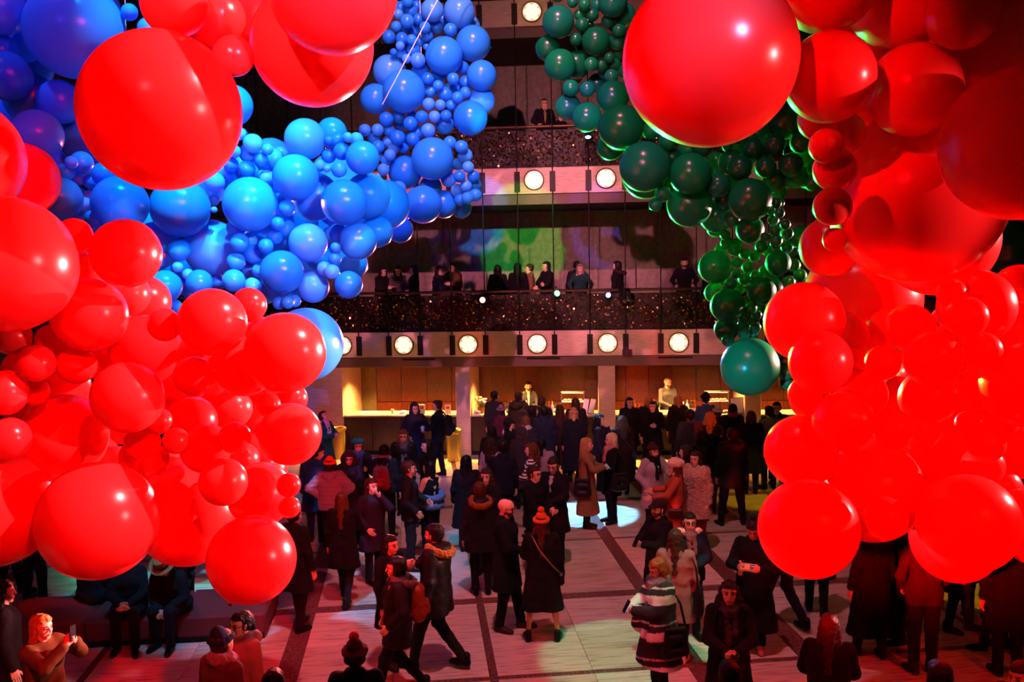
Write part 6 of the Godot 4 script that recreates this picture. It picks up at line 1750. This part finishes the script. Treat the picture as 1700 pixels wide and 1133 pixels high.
	{"label": "person in a brown and black knit hat with a red feather pompom", "x": -1.41, "z": -7.57, "yaw": 185, "h": 1.72, "up": "jacket", "uc": "11131c", "hair": "short", "hc": "3a1a14", "hat": "beanie", "hatc": "4a2012", "pom": 1, "pomc": "c02a2a"},
	{"label": "person in black walking, upper body behind the low red balloon", "x": 3.6, "z": -11.84, "yaw": -150, "h": 1.76, "up": "jacket", "uc": "120f14", "legs": "walk", "hair": "short", "hc": "120d0c"},
	{"label": "person in black ankle boots behind the low red balloon", "x": 4.17, "z": -12.19, "yaw": 160, "h": 1.72, "up": "coat", "uc": "121014", "legs": "step", "low": "slim", "hair": "long", "hc": "120d0c"},
	{"label": "person in a long black dress coat seen from behind under the red balloons", "x": 4.41, "z": -10.87, "yaw": 190, "h": 1.72, "up": "long", "uc": "0f0d11", "hair": "long", "hc": "120d0c", "legs": "step"},
	{"label": "person in black holding a lit phone between the red balloons", "x": 4.93, "z": -11.28, "yaw": -100, "h": 1.74, "up": "coat", "uc": "120f15", "hair": "short", "hc": "2d1a12", "arms": "raise,cup", "grip": [1,1], "with": [["phone",0,-20,"lit phone between the red balloons",1]]},
	{"label": "person in a dark brown blazer seen from behind", "x": 4.83, "z": -10.39, "yaw": 178, "h": 1.84, "up": "suit", "uc": "33171a", "hair": "short", "hc": "2d1a12", "arms": "pocket,pocket", "low": "pants", "lc": "1d1218", "sc": "2a1614"},
	{"label": "person in dark trousers and brown shoes beyond the brown blazer", "x": 5.81, "z": -11.59, "yaw": 60, "h": 1.74, "up": "coat", "uc": "15101a", "low": "slim", "sc": "2d1814", "legs": "step", "hair": "short", "hc": "120d0c"},
	{"label": "person in a short black dress coat by the yellow pool of light", "x": 6.28, "z": -11.94, "yaw": 170, "h": 1.7, "up": "coat", "uc": "0e0c10", "low": "slim", "hair": "long", "hc": "120d0c"},
	{"label": "person in black leggings standing in the yellow pool of light", "x": 6.04, "z": -10.98, "yaw": -120, "h": 1.7, "up": "coat", "uc": "0f0d11", "low": "slim", "legs": "step", "hair": "long", "hc": "2d1a12"},
	{"label": "tall person in a black coat at the edge of the yellow pool", "x": 5.79, "z": -10.3, "yaw": 170, "h": 1.8, "up": "coat", "uc": "0d0c10", "hair": "short", "hc": "120d0c"},
	{"label": "person with very long red-brown hair in a dark plum coat", "x": 2.89, "z": -8.09, "yaw": 160, "h": 1.68, "up": "coat", "uc": "1d0f18", "hair": "long", "hc": "3f1712", "arms": "clasp,clasp"},
	{"label": "person in a dark coat of whom only hair and shoulders show", "x": 3.44, "z": -7.09, "yaw": 180, "h": 1.68, "up": "puffer", "uc": "170f16", "hair": "bob", "hc": "180f10"},
	{"label": "person with red-lit hands cut off by the frame", "x": 4.11, "z": -7.1, "yaw": -60, "h": 1.66, "up": "coat", "uc": "161016", "hair": "short", "hc": "2d1a12", "arms": "phone,phone"},
	{"label": "blond person in an olive brown coat with patterned scarf holding up a phone", "x": -4.58, "z": -8.42, "yaw": 70, "h": 1.68, "up": "coat", "uc": "5a3a1c", "hair": "long", "hc": "a0682e", "arms": "raise,raise", "grip": [1,1], "with": [["phone",0,0,"red phone held up by the blond person"]]},
	{"label": "smiling person with black hair, glasses and pale grey hooded top", "x": -2.66, "z": -8.46, "yaw": -40, "h": 1.66, "up": "hoodie", "uc": "8b7a86", "hair": "tail", "hc": "100c0d", "glasses": 1},
	{"label": "person in a navy knit hat and taupe sweater seen from behind", "x": -2.67, "z": -7.88, "yaw": 150, "h": 1.72, "up": "jacket", "uc": "5d4a48", "hair": "short", "hc": "2d1a12", "hat": "beanie", "hatc": "121a3c", "scarf": "8f8fae"},
	{"label": "person with dark hair of whom only the crown shows beside the taupe sweater", "x": -2.01, "z": -7.15, "yaw": 180, "h": 1.68, "up": "coat", "uc": "15121a", "hair": "bob", "hc": "120d0c"},
	{"label": "person in a long black coat at the end of the bench", "x": -5.37, "z": -9.17, "yaw": 120, "h": 1.76, "up": "long", "uc": "0d0c10", "hair": "long", "hc": "120d0c"},
	{"label": "person in black trousers standing behind the bench", "x": -7.23, "z": -13.21, "yaw": 150, "h": 1.76, "up": "jacket", "uc": "100f14", "legs": "apart", "hair": "short", "hc": "120d0c"},
	{"label": "person in dark clothes beyond the bench end", "x": -7.79, "z": -13.48, "yaw": 100, "h": 1.74, "up": "coat", "uc": "0e0d12", "hair": "short", "hc": "2d1a12", "legs": "step"},
	{"label": "seated person in black with folded hands on the bench", "x": -5.17, "z": -11.75, "y": 0, "yaw": 12, "h": 1.7, "legs": "sit", "up": "coat", "uc": "110f14", "arms": "lap,lap", "hair": "short", "hc": "2d1a12", "lean": 8, "skin": "m"},
	{"label": "seated person in a straw-coloured fedora and dark coat on the bench", "x": -4.58, "z": -11.82, "y": 0, "yaw": -6, "h": 1.7, "legs": "sit", "up": "coat", "uc": "151114", "arms": "lap,lap", "hair": "bob", "hc": "2d1a12", "lean": 26, "look": [0,18], "hat_brim": "fedora", "hatc": "8a6a3c"},
	{"label": "seated person in dark brown with an open palm on the bench", "x": -5.92, "z": -12.2, "y": 0, "yaw": 150, "h": 1.7, "legs": "sit", "up": "jacket", "uc": "1a0f10", "arms": "gesture,lap", "hair": "short", "hc": "120d0c"},
	{"label": "seated person in an olive-black coat with back to the bench front", "x": -3.92, "z": -12.36, "y": 0, "yaw": 175, "h": 1.7, "legs": "sit", "up": "parka", "uc": "16120f", "hair": "bob", "hc": "2d1a12", "arms": "lap,lap", "ruff": "2c2012"},
	{"label": "seated person in black squeezed in behind the fedora", "x": -4.83, "z": -12.38, "y": 0, "yaw": 185, "h": 1.7, "legs": "sit", "up": "jacket", "uc": "0f0e12", "hair": "short", "hc": "120d0c", "arms": "lap,lap"},
	{"label": "bartender with a lit face and dark shirt among the bottles", "x": 0.41, "z": -24.08, "yaw": 5, "h": 1.74, "up": "top", "uc": "2a2a2e", "hair": "short", "hc": "120d0c", "beard": 1, "arms": "clasp,clasp", "shirt": "b8b0a4"},
	{"label": "bald bartender in a rolled-up grey shirt", "x": 4.07, "z": -23.76, "yaw": 20, "h": 1.84, "up": "top", "uc": "3c3e44", "hair": "bald", "beard": 1, "arms": "clasp,clasp", "lean": 6},
	{"label": "person in black bending at the balcony rail", "x": -3.41, "z": -23.71, "y": 3.23, "yaw": 60, "h": 1.66, "up": "long", "uc": "0e0b10", "hair": "long", "hc": "120d0c", "arms": "cup,cup", "lean": 6},
	{"label": "person with long dark hair in a grey-brown sweater on the balcony", "x": -2.95, "z": -23.67, "y": 3.23, "yaw": 10, "h": 1.68, "up": "top", "uc": "4a3a38", "hair": "long", "hc": "120d0c", "arms": "clasp,clasp", "look": [0,20]},
	{"label": "person in black turned to the grey-brown sweater on the balcony", "x": -2.53, "z": -23.63, "y": 3.23, "yaw": -80, "h": 1.68, "up": "coat", "uc": "100d12", "hair": "long", "hc": "120d0c"},
	{"label": "person in a mauve fluffy jacket on the balcony", "x": -1.87, "z": -23.58, "y": 3.23, "yaw": 70, "h": 1.64, "up": "fur", "uc": "5a4252", "hair": "long", "hc": "3a1f18", "arms": "phone,phone", "with": [["phone",0,-40,"lit phone on the balcony beside the mauve fluffy jacket",1]]},
	{"label": "person in a brown fur coat and yellow top on the balcony", "x": -1.51, "z": -23.54, "y": 3.23, "yaw": -30, "h": 1.72, "up": "fur", "uc": "4a2f1e", "hair": "short", "hc": "120d0c", "arms": "cup,down", "shirt": "a08a30", "low": "pants", "lc": "5a1414"},
	{"label": "dark-haired person with a strap bag seen from behind on the balcony", "x": -0.34, "z": -23.44, "y": 3.23, "yaw": 190, "h": 1.66, "up": "jacket", "uc": "15111a", "hair": "bob", "hc": "120d0c", "with": [["cross","1c1820","dark strap bag on the balcony",1]]},
	{"label": "person with long black hair in black behind the balcony rail", "x": 0.18, "z": -23.4, "y": 3.23, "yaw": 170, "h": 1.7, "up": "coat", "uc": "0d0b0f", "hair": "long", "hc": "0c0909"},
	{"label": "person in a pale tan coat beside the long black hair on the balcony", "x": 0.5, "z": -23.72, "y": 3.23, "yaw": -90, "h": 1.66, "up": "coat", "uc": "6a4a38", "hair": "short", "hc": "2d1a12"},
	{"label": "person in a black coat with lit face looking across on the balcony", "x": 0.92, "z": -23.33, "y": 3.23, "yaw": -60, "h": 1.72, "up": "coat", "uc": "100e12", "hair": "long", "hc": "120d0c", "arms": "clasp,fold"},
	{"label": "grey-haired person in a dark green sweater leaning on the balcony rail", "x": 1.78, "z": -23.37, "y": 3.23, "yaw": 0, "h": 1.66, "up": "top", "uc": "173436", "hair": "bob", "hc": "6d6662", "arms": "rail,rail", "lean": 10},
	{"label": "person half hidden behind the grey-haired one on the balcony", "x": 1.72, "z": -23.66, "y": 3.23, "yaw": 180, "h": 1.72, "up": "jacket", "uc": "17131a", "hair": "short", "hc": "120d0c"},
	{"label": "person with dark hair and fur collar turned away on the balcony", "x": 2.73, "z": -23.17, "y": 3.23, "yaw": -120, "h": 1.7, "up": "coat", "uc": "0f0d10", "hair": "bob", "hc": "120d0c", "ruff": "2f2118"},
	{"label": "bearded person in a dark suit resting both hands on the balcony rail", "x": 4.43, "z": -23.13, "y": 3.23, "yaw": -10, "h": 1.76, "up": "suit", "uc": "151116", "hair": "short", "hc": "120d0c", "beard": 1, "arms": "rail,rail", "lean": 6},
	{"label": "person in the shade beside the dark green balloons on the balcony", "x": 5.07, "z": -22.97, "y": 3.23, "yaw": -60, "h": 1.72, "up": "coat", "uc": "121015", "hair": "short", "hc": "120d0c"},
	{"label": "person with glasses in a black jacket and open pale shirt on the second balcony", "x": 0.91, "z": -23.44, "y": 7.3, "yaw": 10, "h": 1.78, "up": "suit", "uc": "121116", "hair": "short", "hc": "4a3424", "glasses": 1, "arms": "chin,rail", "shirt": "8a7a48", "lean": 6},
	{"label": "person crouched low behind the second balcony rail", "x": 1.32, "z": -23.3, "y": 7.3, "yaw": 30, "h": 1.4, "up": "jacket", "uc": "100f14", "hair": "short", "hc": "120d0c"},
]
